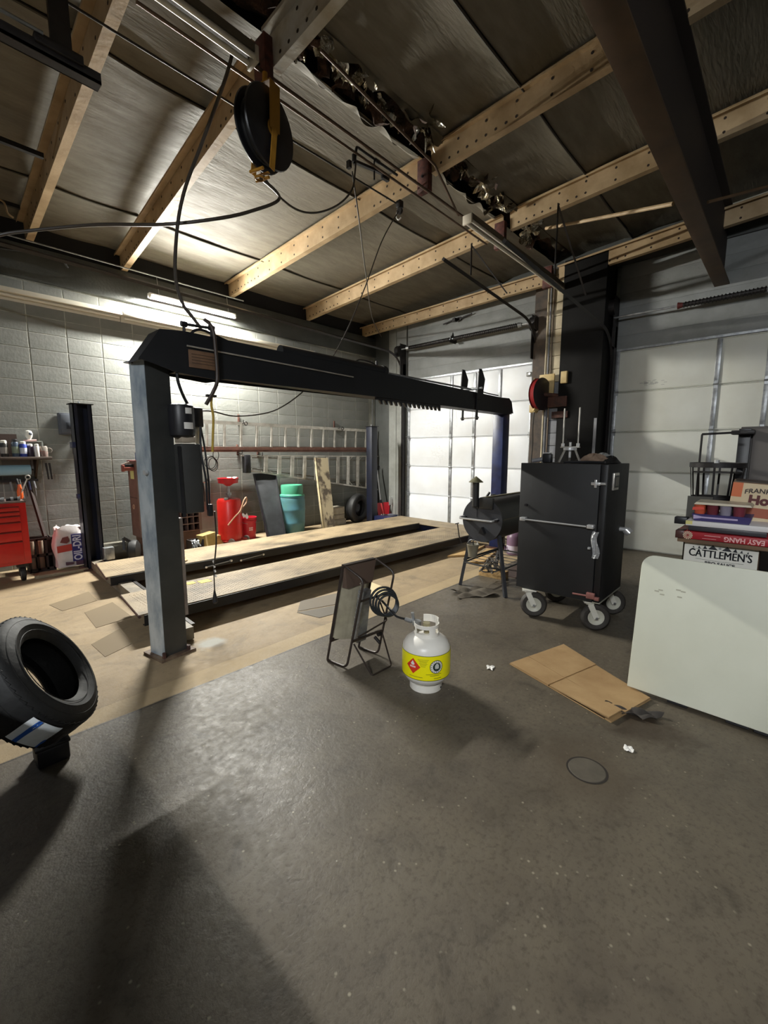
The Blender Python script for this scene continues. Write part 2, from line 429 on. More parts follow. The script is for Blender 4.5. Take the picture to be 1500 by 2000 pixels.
for y in ROWS[1:-1]:
    if y in (3.08, 2.78): continue
    sb = MB()
    for a, b in zip(PX[:-1], PX[1:]):
        pts = [(a+(b-a)*k/8, y, rz_(y)-.022-(.022 if b-a > .5 else .01)*math.sin(PI*k/8)*.98) for k in range(9)]
        sb.tube(pts, .011, 6)
    obj('seam_strip', sb, mat('seam_dark', '#3a352c', .7), ce)
# torn facing left hanging along the lap line
tornm = mat('torn_foil', '#c9c6bc', .25, metal=.8, col2='#8b7f66', scale=12, bump=.8, bscale=30, thr=(.4, .55))
batt = mat('dark_batting', '#2b2019', .95, col2='#4a3325', scale=14, bump=.8)
for k in range(46):
    x = 1.95+k*.098+random.uniform(-.04, .04)
    if any(abs(x-p) < .07 for p in PX): continue
    y = 2.93+random.uniform(-.14, .12); z = rz_(y)+random.uniform(-.05, .05); sx = random.choice((.04, .06, .10, .16)); sy = random.uniform(.04, .13); ph = random.uniform(0, 6)
    a = random.uniform(0, PI)
    Mx = T(x, y, z) @ Matrix.Rotation(a, 4, 'Z') @ Matrix.Rotation(random.uniform(-.7, .7), 4, 'X')
    mb = MB().grid(lambda u, v: Mx @ Vector((sx*(2*u-1)*(1-.35*math.sin(7*v+ph)), sy*(2*v-1)*(1-.3*math.sin(6*u+ph)), .03*math.sin(8*u+ph)+.03*math.cos(9*v+ph*2)+.02*math.sin(19*u*v+ph))), 7, 7)
    obj('torn_scrap', mb, tornm if k % 3 else batt, ce, smooth=False)
obj('batting', MB().grid(lambda u, v: (1.2+6.2*u, 2.74+.38*v, rz_(3)+.09+.05*math.sin(60*u+8*v)*math.sin(40*u)), 120, 5), batt, ce)['kind'] = 'stuff'
for a, b, yy in ((2.2, 3.85, 2.80), (2.2, 3.85, 3.09), (4.0, 5.45, 2.82), (4.0, 5.45, 3.08), (5.6, 7.0, 2.83)):
    ph = random.uniform(0, 6)
    obj('torn_edge', MB().grid(lambda u, v: (a+(b-a)*u, yy+(.05*v if yy > 3 else -.05*v)+.035*math.sin(23*u+ph)*(1-v), rz_(yy)-.03-.05*(1-v)*abs(math.sin(17*u+ph))), 60, 3), foil, ce)

# purlins (each a lipped section with its bolt holes), they run from the block wall over the camera
def purlin(p, q, dep=.21, lab='', mm=None):
    t = thing('roof_purlin', lab, 'beam', ((p[0]+q[0])/2, (p[1]+q[1])/2, (p[2]+q[2])/2), group='cream roof purlins')
    mm = mm or cream
    p = Vector(p); q = Vector(q); d = (q-p); n = d.normalized(); v = Vector((-n.y, n.x, 0)).normalized()  # v: towards +x
    zz = Vector((0, 0, 1))
    wb_ = MB().bar(p+zz*dep/2, q+zz*dep/2, .006, dep); wpart('web', wb_, mm, t)
    wpart('bottom_flange', MB().bar(p+v*.035, q+v*.035, .075, .006).bar(p+v*.07+zz*.01, q+v*.07+zz*.01, .005, .025), mm, t)
    wpart('top_flange', MB().bar(p-v*.035+zz*dep, q-v*.035+zz*dep, .075, .006).bar(p-v*.07+zz*(dep-.01), q-v*.07+zz*(dep-.01), .005, .025), mm, t)
    h = MB(); L = d.length; s = .12
    M0 = Matrix.Rotation(PI/2, 4, 'Y')
    while s < L-.1:
        for zf, on in ((.2, 1), (.8, (int(s*10) % 3) == 0)):
            if on:
                c = p+n*s+zz*dep*zf-v*.0035
                h.lathe([(.0135, -.0008), (.0135, .0008)], 6, T(*c) @ M0)
        s += .31 if s > .9 and s < L-1 else .10
    wpart('bolt_holes', h, mat('hole_dark', '#2c2118', .9), t)['kind'] = 'stuff'
    return t
def zb(y): return rz_(y)-.225
purlin((7.06, 7.18, 4.02), (7.06, 2.95, 4.10), .17, 'cream purlin nearest the door wall, over the white overhead door')
purlin((7.03, 2.86, 4.10), (7.0, -4.9, 4.55), .19, 'cream purlin over the second overhead door, right of the dark pier')
purlin((5.52, 7.16, 4.04), (5.52, 3.0, zb(3.0)), .2, 'cream purlin ending above the far ladders, second from the door wall')
purlin((5.50, 2.9, zb(2.9)), (5.5, -4.9, zb(-4.9)), .2, 'cream purlin with bolt dots crossing under the brown beam')
purlin((3.93, 7.18, 4.08), (3.93, 3.08, zb(3.08)), .2, 'long cream purlin beside the lit tube, third from the door wall')
purlin((3.9, 2.95, zb(2.95)), (3.9, -4.9, zb(-4.9)), .2, 'cream purlin right of the torn insulation, meeting the brown beam high up')
purlin((2.30, 7.18, 4.03), (2.03, 3.1, 4.22), .2, 'cream purlin running up to the yellow hose reel')
whm = mat('sprayed_white_purlin', '#c9c9c4', .7, col2='#a79c88', scale=4, bump=.3)
purlin((2.05, 3.0, 4.22), (2.12, -4.9, 4.75), .22, 'whitish overspray-coated purlin above the hose reel', whm)
purlin((1.24, 7.12, 4.06), (.92, -4.9, 4.7), .21, 'cream purlin at the far left with dark tracks beside it')
for x, l in ((-.6, 'cream purlin just left of the photographed bays'), (-2.3, 'cream purlin over the left bay')):
    purlin((x, 7.18, 4.05), (x, -4.9, 4.72), .2, l)
# brown I-beam
t = thing('main_roof_beam', 'large dark brown I-beam crossing the upper right, carrying the purlins', 'beam', (2, .87, 3.65))
wpart('bottom_flange', MB().box(-5, XD, .79, .95, 3.655, 3.675, bev=.002), brownbeam, t)
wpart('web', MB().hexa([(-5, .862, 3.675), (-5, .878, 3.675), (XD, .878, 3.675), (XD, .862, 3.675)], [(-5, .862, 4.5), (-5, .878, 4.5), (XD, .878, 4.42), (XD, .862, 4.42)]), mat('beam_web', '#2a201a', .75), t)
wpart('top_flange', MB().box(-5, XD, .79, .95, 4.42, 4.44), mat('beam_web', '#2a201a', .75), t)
for x in (): wpart('stiffener', MB().box(x-.005, x+.005, .80, .94, 3.675, 4.42), mat('beam_web', '#2a201a', .75), t)
# brown clips where the purlins lap
for x, z, l in ((2.0, 4.12, 'red-brown lap bracket above the yellow hose reel'), (3.88, 4.18, 'red-brown lap bracket on the long purlin'), (5.48, 4.15, 'red-brown lap bracket by the right ceiling light'), (7.0, 4.06, 'red-brown lap bracket over the dark pier')):
    t = thing('lap_bracket', l, 'bracket', (x, 3.02, z), group='lap brackets')
    obj('plate', MB().box(-.035, .035, -.07, .07, -.04, .27, bev=.004), mat('bracket_red', '#6b3a30', .7, col2='#3e241e', scale=18), t)
    obj('bolt', MB().cyl((-.05, 0, .1), (.05, 0, .1), .012, n=6), darksteel, t)
# ridge line rods
rodm = mat('rod_brown', '#5c4a3c', .5, metal=.3)
tag(obj('conduit_run', MB().tube([(.4, 2.99, 4.16), (1.88, 2.99, 4.16), (7.0, 2.94, 4.10)], .013), rodm), 'upper dark conduit running straight along the torn insulation strip', 'conduit', 'conduits along the lap line')
tag(obj('conduit_run', MB().tube([(1.2, 3.13, 4.17), (2.5, 3.13, 4.17), (5.2, 3.05, 4.08)], .011), rodm), 'lower dark conduit nearer the hose reel, parallel to the first', 'conduit', 'conduits along the lap line')
tag(obj('brace_rod', MB().tube([(2.28, 2.72, 4.33), (3.75, 2.8, 4.26), (4.45, 2.98, 4.12)], .012), rodm), 'thin brace rod slanting across the right edge of the torn insulation', 'rod')
tag(obj('brace_rod', MB().tube([(5.6, 2.47, 4.22), (4.85, .98, 3.69)], .018), cream), 'cream diagonal brace from purlin to brown beam', 'rod')
tag(obj('brace_rod', MB().tube([(5.1, .76, 3.72), (7.0, -1.4, 4.4)], .014), brownbeam), 'dim brace rod beyond the brown beam at far right', 'rod')

# ================================================================ LIGHT FIXTURES
def tube_light(x0, x1, y, z, strength, label, hang=None, name='tube_light', col=(1.0, .985, .91), rz=0, shade=.035):
    t = thing(name, label, 'light', ((x0+x1)/2, y, z))
    M = bpy.data.materials.new('lit_tube'); M.use_nodes = True; b = M.node_tree.nodes['Principled BSDF']
    b.inputs['Base Color'].default_value = (.9, .9, .9, 1); b.inputs['Emission Color'].default_value = col+(1,); b.inputs['Emission Strength'].default_value = strength
    wpart('lit_tube', MB().lathe([(0, x0), (.019, x0), (.019, x1), (0, x1)], 10, T(0, y, z) @ R('Y', 90), a0=-PI*.5, a1=PI*.5), M, t, 'glowing lower diffuser')
    wpart('tube_back', MB().lathe([(0, x0), (.0185, x0), (.0185, x1), (0, x1)], 8, T(0, y, z+.0005) @ R('Y', 90), a0=PI*.5, a1=PI*1.5), whitep, t)
    wpart('housing', MB().box(x0-.02, x1+.02, y-(.022 if shade == .055 else shade), y+shade, z+.026, z+.05, bev=.004), whitep, t)
    for x in (x0-.01, x1+.01): wpart('end_cap', MB().box(x-.012, x+.012, y-.03, y+.03, z-.024, z+.03, bev=.004), whitep, t)
    if hang:
        for x in (x0+.12, x1-.1): wpart('hanger_wire', MB().cyl((x, y, z+.05), (x-.02, y, hang), .003, n=6), galv, t)
    if shade == .055: wpart('reflector', MB().box(x0-.02, x1+.02, y+.042, y+.048, z-.014, z+.05), whitep, t)
    t.rotation_euler = (0, 0, rz)
    return t
tube_light(2.58, 3.87, 6.93, 3.70, LIT_TUBE, 'bright lit white tube hanging above the wall strip over the lift', 4.0, shade=.055)
tube_light(-2.4, -1.1, 6.9, 3.66, LEFT_TUBE, 'second lit tube on the block wall, out of frame to the left', 3.83, col=(.86, .93, 1.0), shade=.08)
tube_light(-3.6, -2.4, -.7, 3.6, SIDE_TUBE, 'lit tube hanging out of frame on the left, level with the camera', 4.62, col=(.93, .97, 1.0), rz=PI/2, shade=.28)
tube_light(-.5, .7, -4.0, 3.7, REAR_TUBE, 'lit tube hanging in the bay behind the camera', 4.85, col=(.95, .97, 1.0), rz=PI/2, shade=.28)
# unlit strip fixtures
def strip_fixture(p, q, label, tubes=2, wid=.10, name='strip_light', group=None):
    t = thing(name, label, 'light', ((p[0]+q[0])/2, p[1], p[2]), group=group)
    p = Vector(p); q = Vector(q); v = Vector((0, 1, 0)); z = Vector((0, 0, 1))
    wpart('housing', MB().bar(p+z*.035, q+z*.035, wid, .05), mat('fixture_body', '#6b6253', .6), t)
    off = [0] if tubes == 1 else [-wid*.36, wid*.36]
    for o_ in off: wpart('tube', MB().cyl(p+v*o_-z*.012, q+v*o_-z*.012, .017, n=10), mat('unlit_tube', '#d9d4c8', .3), t)
    for e in (p, q): wpart('lamp_holder', MB().box(e.x-.012, e.x+.012, e.y-wid/2-.008, e.y+wid/2+.008, e.z-.045, e.z+.05, bev=.004), mat('fixture_cream', '#cfc6b4', .5), t)
    return t
strip_fixture((.3, 2.84, 4.06), (1.80, 2.84, 4.06), 'unlit twin tube fixture at the upper left by the hose reel')
strip_fixture((4.42, 2.84, 4.02), (7.25, 2.80, 3.96), 'long unlit twin tube fixture running to the dark pier')
t = thing('wall_strip_light', 'long pale strip fixture along the top of the block wall, unlit', 'light', (2, 7.1, 3.4))
xs = [-4.9, -2.4, -.05, 2.24, 5.62]
for a, b in zip(xs[:-1], xs[1:]):
    wpart('housing', MB().box(a+.004, b-.004, 7.05, 7.183, 3.40, 3.455, bev=.004).box(a+.004, b-.004, 7.165, 7.183, 3.33, 3.40), mat('strip_white', '#d8d2c2', .45), t)
    wpart('tube', MB().cyl((a+.03, 7.105, 3.375), (b-.03, 7.105, 3.375), .017, n=10), mat('strip_white', '#d8d2c2', .45), t)
wpart('end_plate', MB().box(5.615, 5.635, 7.03, 7.183, 3.33, 3.46), galv, t)

# ================================================================ OVERHEAD DOOR TRACKS
def track(name, label, y, ztop, xh, zh, side, drum=True):
    t = thing(name, label, 'door track', (XD-.1, y, 0), group='overhead door tracks')
    V = Vector; x = XD-.09
    pts = rounded([(x, y, .05), (x, y, ztop), (x-.55, y, ztop+.22), (xh, y, zh)], .5, 8)
    m_ = MB(); m_.tube([(p.x, p.y, p.z) for p in rounded([(x, y, .05), (x, y, ztop+.1), (xh, y, zh)], .55, 9)], .026, 4)
    wpart('rail', m_, darksteel, t)
    wpart('wall_angle', MB().box(x-.03, XD-.03, y-.045, y-.035, .0, 3.35).box(x+.05, XD-.03, y-.05, y+.03, 0, 3.35), darksteel, t)
    wpart('bearing_plate', MB().box(x-.12, XD-.03, y+.03*side, y+.045*side, 3.05, 3.75, bev=.004), darksteel, t)
    if drum:
        wpart('cable_drum', MB().cyl((XD-.2, y-.04, 3.6), (XD-.2, y+.04, 3.6), .095, n=20).cyl((XD-.2, y-.05, 3.6), (XD-.2, y+.05, 3.6), .11, n=20), darksteel, t)
        wpart('lift_cable', MB().cyl((XD-.12, y+.05, 3.55), (XD-.03, y+.05, .1), .003, n=5), galv, t)
    return t
tr1 = track('door_track', 'dark track at the corner side of the white door, curving back along the block wall', 6.27, 3.45, -4.5, 3.75, -1)
tr2 = track('door_track', 'dark track beside the pier, its rail ending in mid-air under the third purlin', 3.32, 3.5, 4.65, 3.82, 1)
tr3 = track('door_track', 'dark track right of the pier, rail running back under the ceiling light', 2.13, 3.15, 3.94, 3.43, -1)
for tt, (px_, y, z0, z1) in ((tr2, (5.25, 3.32, 3.80, 4.18)), (tr3, (5.08, 2.13, 3.46, 4.18))):
    wpart('hanger', MB().box(px_-.015, px_+.015, y-.02, y-.012, z0, z1), darksteel, tt)
    wpart('hanger_brace', MB().bar((px_, y-.016, z1-.02), (px_+1.0, y-.016, z0+.02), .02, .004), darksteel, tt)
def torsion(name, label, y0, y1, z, cx, s0, s1, red=False):
    t = thing(name, label, 'spring', (XD-.2, (y0+y1)/2, z), group='torsion springs over the doors')
    x = XD-.2
    wpart('shaft', MB().cyl((x, y0, z), (x, y1, z), .014), galv, t)
    for a, b in ((cx+.05, s1), (s0, cx-.05)):
        n = int((b-a)/.011); coil = MB().tube([(x+.036*math.cos(k*.9), a+(b-a)*k/(n*2), z+.036*math.sin(k*.9)) for k in range(n*2+1)], .0055, 4).cyl((x, a, z), (x, b, z), .03, n=12)
        wpart('spring', coil, darksteel, t)
        wpart('winding_cone', MB().cyl((x, a-.06 if a != cx+.05 else b, z), (x, a if a != cx+.05 else b+.06, z), .03, .045, n=14), mat('cone_red', '#5a1f1a', .6) if red else galv, t)
    wpart('centre_bracket', MB().prism([(-.1, 0), (.12, 0), (.02, .2)], -.004, .004, T(XD-.18, cx, z-.07) @ R('X', 90)).box(x-.03, XD-.03, cx-.004, cx+.004, z-.05, z+.05), darksteel, t)
torsion('torsion_spring', 'dark spring shaft over the bright overhead door, with a middle bracket', 3.28, 6.2, 3.63, 4.95, 3.6, 6.0)
torsion('torsion_spring', 'dark spring shaft over the right overhead door, with reddish cone', -.9, 2.1, 3.45, .35, -.6, 1.25, True)
# bracket cluster above door 1
t = thing('header_bracket', 'small dark bracket bolted to the header above the bright door', 'bracket', (XD-.02, 4.95, 4.02))
obj('plate', MB().box(-.03, 0, -.1, .1, -.03, .03).box(-.12, -.03, -.02, .02, -.05, .01), darksteel, t)
obj('arm', MB().bar((-.02, .1, 0), (-.04, .3, -.04), .02, .02).bar((-.02, -.1, 0), (-.05, -.35, .03), .02, .02), darksteel, t)
# partial tracks in the upper left corner
tl = thing('door_track', 'thick dark rail stub in the upper left corner, hanging below the purlin', 'door track', (.3, 3.3, 3.75), group='overhead door tracks')
wpart('rail', MB().box(-4.6, 1.02, 3.27, 3.35, 3.70, 3.715).box(-4.6, 1.02, 3.27, 3.278, 3.70, 3.76).box(-4.6, 1.02, 3.342, 3.35, 3.70, 3.76), darksteel, tl)
wpart('bracket', MB().box(.78, .88, 3.27, 3.30, 3.74, 4.22).box(.70, .93, 3.25, 3.36, 3.74, 3.79, bev=.005), darksteel, tl)
wpart('light_edge', MB().cyl((-4.6, 3.25, 3.79), (.74, 3.25, 3.79), .01, n=6), galv, tl)
for y, l in ((5.3, 'thin dark bar crossing to the far left purlin, middle of the left edge'), (6.55, 'lower dark bar at the left edge with a pale hook')):
    t = thing('cross_bar', l, 'bar', (0, y, 4.2))
    wpart('bar', MB().box(-4.6, 1.12, y-.02, y+.02, 4.17, 4.21), darksteel, t)
    if y > 6: wpart('hook', MB().tube(smooth_path([(.9, y, 4.22), (.98, y-.03, 4.18), (1.0, y-.04, 4.08), (1.05, y-.03, 4.05)]), .01, 6), cream, t)
tag(obj('wall_conduit', MB().tube([(-4.8, 6.93, 4.02), (4.05, 6.93, 3.99)], .009), galv), 'thin pale conduit running above the lit tube', 'conduit')
tag(obj('wall_cable', MB().tube(smooth_path([(-1, 6.45, 3.62), (.5, 6.4, 3.62), (1.35, 6.5, 3.75), (1.6, 6.9, 3.8)]), .012), blacksteel), 'dark sagging cable bundle at the left end of the header', 'cable')

# ================================================================ FOUR-POST LIFT
lift = thing('vehicle_lift', 'black and blue four-post vehicle lift with tan worn runways, filling the left bay', 'vehicle lift', (1.19, 3.28, 0))
post_lit = mat('post_worn_grey', '#b3bbbf', .34, metal=.1, col2='#7b8893', scale=5, bump=.08, thr=(.4, .62), stretch=(1, 1, .5), rrough=.6)
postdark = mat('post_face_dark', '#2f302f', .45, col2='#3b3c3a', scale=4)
runtop = mat('runway_tread', '#968467', .6, col2='#574b38', scale=3.2, bump=.25, bscale=60, thr=(.42, .7), stretch=(.7, 1.2, 1))
# near left post: left face plate coloured pale to stand for lamp light
P = lambda pts, z0, z1: MB().prism(pts, z0, z1)
a = [(1.090, 3.375), (1.125, 3.205), (1.295, 3.235), (1.260, 3.405)]
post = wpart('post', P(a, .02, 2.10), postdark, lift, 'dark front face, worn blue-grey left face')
wpart('post_cover', MB().hexa([(1.086, 3.376, .02), (1.121, 3.203, .02), (1.125, 3.204, .02), (1.090, 3.377, .02)], [(1.086, 3.376, 2.1), (1.121, 3.203, 2.1), (1.125, 3.204, 2.1), (1.090, 3.377, 2.1)]), post_lit, lift, 'worn blue-grey face plate', parent=post)
wpart('top_cap', P([(1.06, 3.40), (1.10, 3.18), (1.31, 3.21), (1.27, 3.43)], 2.10, 2.108), galv, lift, parent=post)
wpart('base_plate', P([(1.05, 3.42), (1.085, 3.165), (1.345, 3.195), (1.31, 3.45)], 0, .02), mat('plate_worn', '#7d6a56', .7, col2='#4d3b30', scale=14), lift, parent=post)
wpart('anchor_bolt', MB().cyl((1.115, 3.195, .02), (1.115, 3.195, .06), .014, n=6).cyl((1.30, 3.22, .02), (1.30, 3.22, .05), .014, n=6), rust, lift, parent=post)
wpart('button', MB().cyl((1.105, 3.245, 1.36), (1.085, 3.24, 1.36), .016, n=12), chrome, lift, parent=post)
wpart('side_channel', P([(1.297, 3.24), (1.325, 3.245), (1.30, 3.40), (1.27, 3.40)], .28, 1.02), mat('worn_channel', '#8d8178', .6, col2='#6c625b', scale=6), lift, parent=post)
# other posts as channels
def cpost(x, y, wx, wy, open_dir, mt, z1=2.1, label=None):
    b_ = MB(); q = .012
    # web on one side and two flanges, open towards open_dir in y
    if open_dir < 0:
        b_.box(x-wx/2, x+wx/2, y+wy/2-q, y+wy/2, .02, z1).box(x-wx/2, x-wx/2+q, y-wy/2, y+wy/2, .02, z1).box(x+wx/2-q, x+wx/2, y-wy/2, y+wy/2, .02, z1)
        b_.box(x-wx/2, x-wx/2+.045, y-wy/2, y-wy/2+q, .02, z1).box(x+wx/2-.045, x+wx/2, y-wy/2, y-wy/2+q, .02, z1)
    else: b_.box(x-wx/2, x+wx/2, y-wy/2, y+wy/2, .02, z1, bev=.006)
    p_ = wpart('post', b_, mt, lift, label)
    wpart('top_cap', MB().box(x-wx/2-.02, x+wx/2+.02, y-wy/2-.02, y+wy/2+.02, z1, z1+.01), darksteel, lift, parent=p_)
    wpart('cable_stud', MB().cyl((x-.01, y, z1), (x-.01, y, z1+.04), .012, n=8), galv, lift, parent=p_)
    wpart('base_plate', MB().box(x-wx/2-.05, x+wx/2+.05, y-wy/2-.05, y+wy/2+.05, 0, .02), rust, lift, parent=p_)
    return p_
darkblue = mat('dark_blue_black', '#14151c', .4, col2='#1d2036', scale=3)
cpost(1.515, 6.55, .20, .17, -1, darkblue, 2.08)
bp_ = cpost(6.21, 3.30, .20, .17, 1, bluesteel, 2.07, 'blue post in front of the bright door')
cpost(6.60, 6.45, .17, .16, 1, mat('post_blue_dark', '#12172a', .5, col2='#0c0e18', scale=3), 2.02)
wpart('switch_box', MB().box(1.37, 1.41, 6.44, 6.56, 1.55, 1.62, bev=.006).box(1.38, 1.41, 6.45, 6.53, .92, .98, bev=.006), bluesteel, lift)
# runways
def runway(p, side_near, label):
    (x0, y0), (x1, y1), (x2, y2), (x3, y3) = p     # near-left, near-right, far-right, far-left
    zt = .20
    rw = wpart('runway', MB().prism(p, zt-.008, zt), runtop, lift, label)
    for (ax, ay), (bx, by) in (((x0, y0), (x1, y1)), ((x3, y3), (x2, y2))):
        s = 1 if (ax, ay) == (x0, y0) else -1
        A = Vector((ax+.04 if 1 else ax, ay+.004*s, 0)); B = Vector((bx, by+.004*s, 0)); z = Vector((0, 0, 1))
        wpart('side_channel', MB().bar(A+z*.145, B+z*.145, .006, .10).bar(A+z*.098+Vector((0, .02*s, 0)), B+z*.098+Vector((0, .02*s, 0)), .045, .006).bar(A+z*.188+Vector((0, -.01*s, 0)), B+z*.188+Vector((0, -.01*s, 0)), .022, .006), mat('channel_black', '#0d0d10', .5, col2='#15161b', scale=5), lift, parent=rw)
    # tapered lead-on lip with rounded stop bar at the left end
    wpart('end_lip', MB().cyl((x0+.004, y0-.01, zt-.014), (x3+.004, y3+.01, zt-.014), .013, n=8), rust, lift, parent=rw)
    return rw
R1 = [(1.13, 3.73), (6.15, 3.62), (6.15, 4.36), (1.20, 4.40)]
R2 = [(1.28, 5.15), (6.30, 4.94), (6.45, 5.74), (1.38, 5.90)]
rw1 = runway(R1, -1, 'near runway, tan and scuffed')
rw2 = runway(R2, -1, 'far runway, tan and scuffed')
# raised tread dimples (small studs) on both runways
def tread(pl, rw, x0, x1, y0, y1):
    b_ = MB(); i = 0; x = x0
    vs = []; fs = []
    while x < x1:
        y = y0+(.02 if i % 2 else 0); 
        while y < y1:
            k = len(vs); dx, dy = (.009, .003) if (i % 2) else (.003, .009)
            for sx, sy, h in ((-1, -1, 0), (1, -1, 0), (1, 1, 0), (-1, 1, 0)): vs.append((x+sx*dx-1.19, y+sy*dy-3.28, .2))
            vs.append((x-1.19, y-3.28, .2035)); 
            for q in range(4): fs.append((k+q, k+(q+1) % 4, k+4))
            y += .04
        x += .028; i += 1
    me = bpy.data.meshes.new('tread_studs'); me.from_pydata(vs, [], fs); me.materials.append(runtop)
    o = bpy.data.objects.new('tread_studs', me); C.objects.link(o); o.parent = rw; o['kind'] = 'stuff'
tread(R1, rw1, 1.25, 6.1, 3.76, 4.33); tread(R2, rw2, 1.42, 6.25, 5.17, 5.72)
stain = mat('oil_film', '#4a4238', .5)
# yokes (cross members)
yk = wpart('cross_member', MB().bar((1.36, 3.40, .06), (1.52, 6.50, .06), .12, .10), mat('yoke_beige', '#8f8573', .6, col2='#6c6457', scale=7), lift, 'grey-beige left cross member')
wpart('inner_slot', MB().bar((1.44, 3.45, .112), (1.60, 6.45, .112), .03, .004), darksteel, lift, parent=yk)
wpart('cross_member', MB().bar((6.52, 3.40, .09), (6.66, 6.42, .09), .16, .14), bluesteel, lift, 'blue right cross member')
wpart('bracket', MB().box(1.58, 1.70, 6.34, 6.42, .12, .28, bev=.01), galv, lift)
wpart('cross_cover', MB().bar((6.52, 3.62, .17), (6.64, 5.9, .17), .5, .01), mat('ramp_end', '#9b8a6e', .6, col2='#7c6d57', scale=5), lift)
# pull handles / air jacks on the far runway's near side
for x in (2.32, 2.78):
    h = wpart('lock_rod', MB().cyl((x, 5.09, .115), (x+.32, 5.075, .14), .006, n=6).cyl((x, 5.09, .115), (x, 5.075, .115), .014, n=8).cyl((x+.32, 5.09, .14), (x+.32, 5.06, .14), .014, n=8), chrome, lift, parent=rw2)
# items lying on runways belong to the floor of the lift
wpart('yellow_sticker', MB().box(1.86, 1.97, 4.20, 4.30, .2005, .203).box(1.75, 1.83, 4.25, 4.33, .2005, .203), mat('sticker_yellow', '#d8b93c', .6), lift, parent=rw1)
# top beam with its wedge end, plates, rail
beamm = mat('beam_charcoal', '#0f1013', .5, col2='#17181b', scale=3, bump=.04, rrough=.6)
prof = [(1.07, 2.10), (1.21, 2.305), (1.37, 2.322), (5.85, 2.275), (6.12, 2.285), (6.20, 2.24), (6.26, 2.075), (5.95, 2.06), (3.4, 2.055), (1.66, 2.035), (1.60, 2.02), (1.30, 2.04)]
wedge = wpart('top_beam', MB().prism([(x, z) for x, z in prof], -.004, .004, T(0, 3.14, 0) @ R('X', 90)).prism([(x, z) for x, z in prof], -.004, .004, T(0, 3.33, 0) @ R('X', 90))
      .box(1.33, 6.1, 3.14, 3.33, 2.055, 2.062).hexa([(1.37, 3.14, 2.300), (1.37, 3.33, 2.300), (6.15, 3.33, 2.255), (6.15, 3.14, 2.255)], [(1.37, 3.14, 2.306), (1.37, 3.33, 2.306), (6.15, 3.33, 2.261), (6.15, 3.14, 2.261)])
      .hexa([(1.07, 3.14, 2.09), (1.07, 3.33, 2.09), (1.21, 3.33, 2.295), (1.21, 3.14, 2.295)], [(1.07, 3.14, 2.1), (1.07, 3.33, 2.1), (1.21, 3.33, 2.305), (1.21, 3.14, 2.305)]), beamm, lift, 'long charcoal top beam')
wpart('back_rail', MB().box(1.35, 3.35, 3.345, 3.42, 2.26, 2.325, bev=.006), beamm, lift, parent=wedge)
wpart('bright_rod', MB().cyl((1.38, 3.125, 2.225), (2.95, 3.125, 2.205), .006, n=6), alu, lift, 'thin bright rod along the face', parent=wedge)
wpart('cylinder', MB().cyl((2.2, 3.22, 2.335), (3.42, 3.20, 2.33), .05, n=18).cyl((3.42, 3.2, 2.33), (3.47, 3.2, 2.33), .058, n=18), beamm, lift, parent=wedge)
wpart('cylinder_hose', MB().tube(smooth_path([(3.05, 3.2, 2.37), (3.12, 3.2, 2.40), (3.28, 3.2, 2.395), (3.35, 3.2, 2.37)]), .007).cyl((3.35, 3.2, 2.36), (3.35, 3.2, 2.42), .012), darksteel, lift, parent=wedge)
wpart('piston_rod', MB().cyl((3.47, 3.22, 2.33), (5.12, 3.2, 2.33), .008, n=6).cyl((3.47, 3.18, 2.315), (5.12, 3.17, 2.315), .008, n=6), galv, lift, parent=wedge)
wpart('rating_plate', MB().box(1.39, 1.60, 3.128, 3.135, 2.085, 2.205, bev=.003), mat('faded_label', '#7a5c44', .6, col2='#5d4636', scale=8), lift, 'faded brown label', parent=wedge)
for k in range(4): wpart('label_line', MB().box(1.41, 1.58, 3.1265, 3.1285, 2.115+.02*k, 2.119+.02*k), mat('label_ink', '#4a382b', .7), lift, parent=wedge)
rack = wpart('latch_rack', MB().box(3.30, 4.42, 3.16, 3.18, 2.03, 2.058), blacksteel, lift)
for k in range(14):
    x = 3.34+.079*k; wpart('tooth', MB().prism([(0, 0), (.055, 0), (.058, -.045), (.040, -.045)], -.01, .01, T(x, 3.17, 2.035) @ R('X', 90)), blacksteel, lift, parent=rack)
# sheave shackle near the right end
sh = wpart('sheave_bracket', MB().prism([(-.07, -.12), (.07, -.12), (.085, 0), (.115, .14), (.03, .26), (-.035, .26)], -.006, .006, T(5.22, 3.10, 2.32) @ R('X', 90)), beamm, lift)
wpart('cheek_plate', MB().prism([(-.07, -.12), (.07, -.12), (.085, 0), (.115, .14), (.03, .26), (-.035, .26)], -.006, .006, T(5.22, 3.36, 2.34) @ R('X', 90)), beamm, lift, parent=sh)
for y in (3.12, 3.34): wpart('hanger_leg', MB().bar((5.20, y, 2.25), (5.19, y, 1.955), .035, .012, Vector((0, 1, 0))).cyl((5.19, y-.01, 1.95), (5.19, y+.01, 1.95), .027, n=12), beamm, lift, parent=sh)
wpart('pin', MB().cyl((5.19, 3.09, 1.952), (5.19, 3.37, 1.952), .01, n=8).cyl((5.19, 3.05, 2.33), (5.19, 3.41, 2.33), .018, n=10), galv, lift, parent=sh)
wpart('return_cable', MB().tube(smooth_path([(5.28, 3.2, 2.34), (5.55, 3.2, 2.255+.06), (5.9, 3.2, 2.31)]), .008), blacksteel, lift, parent=wedge)
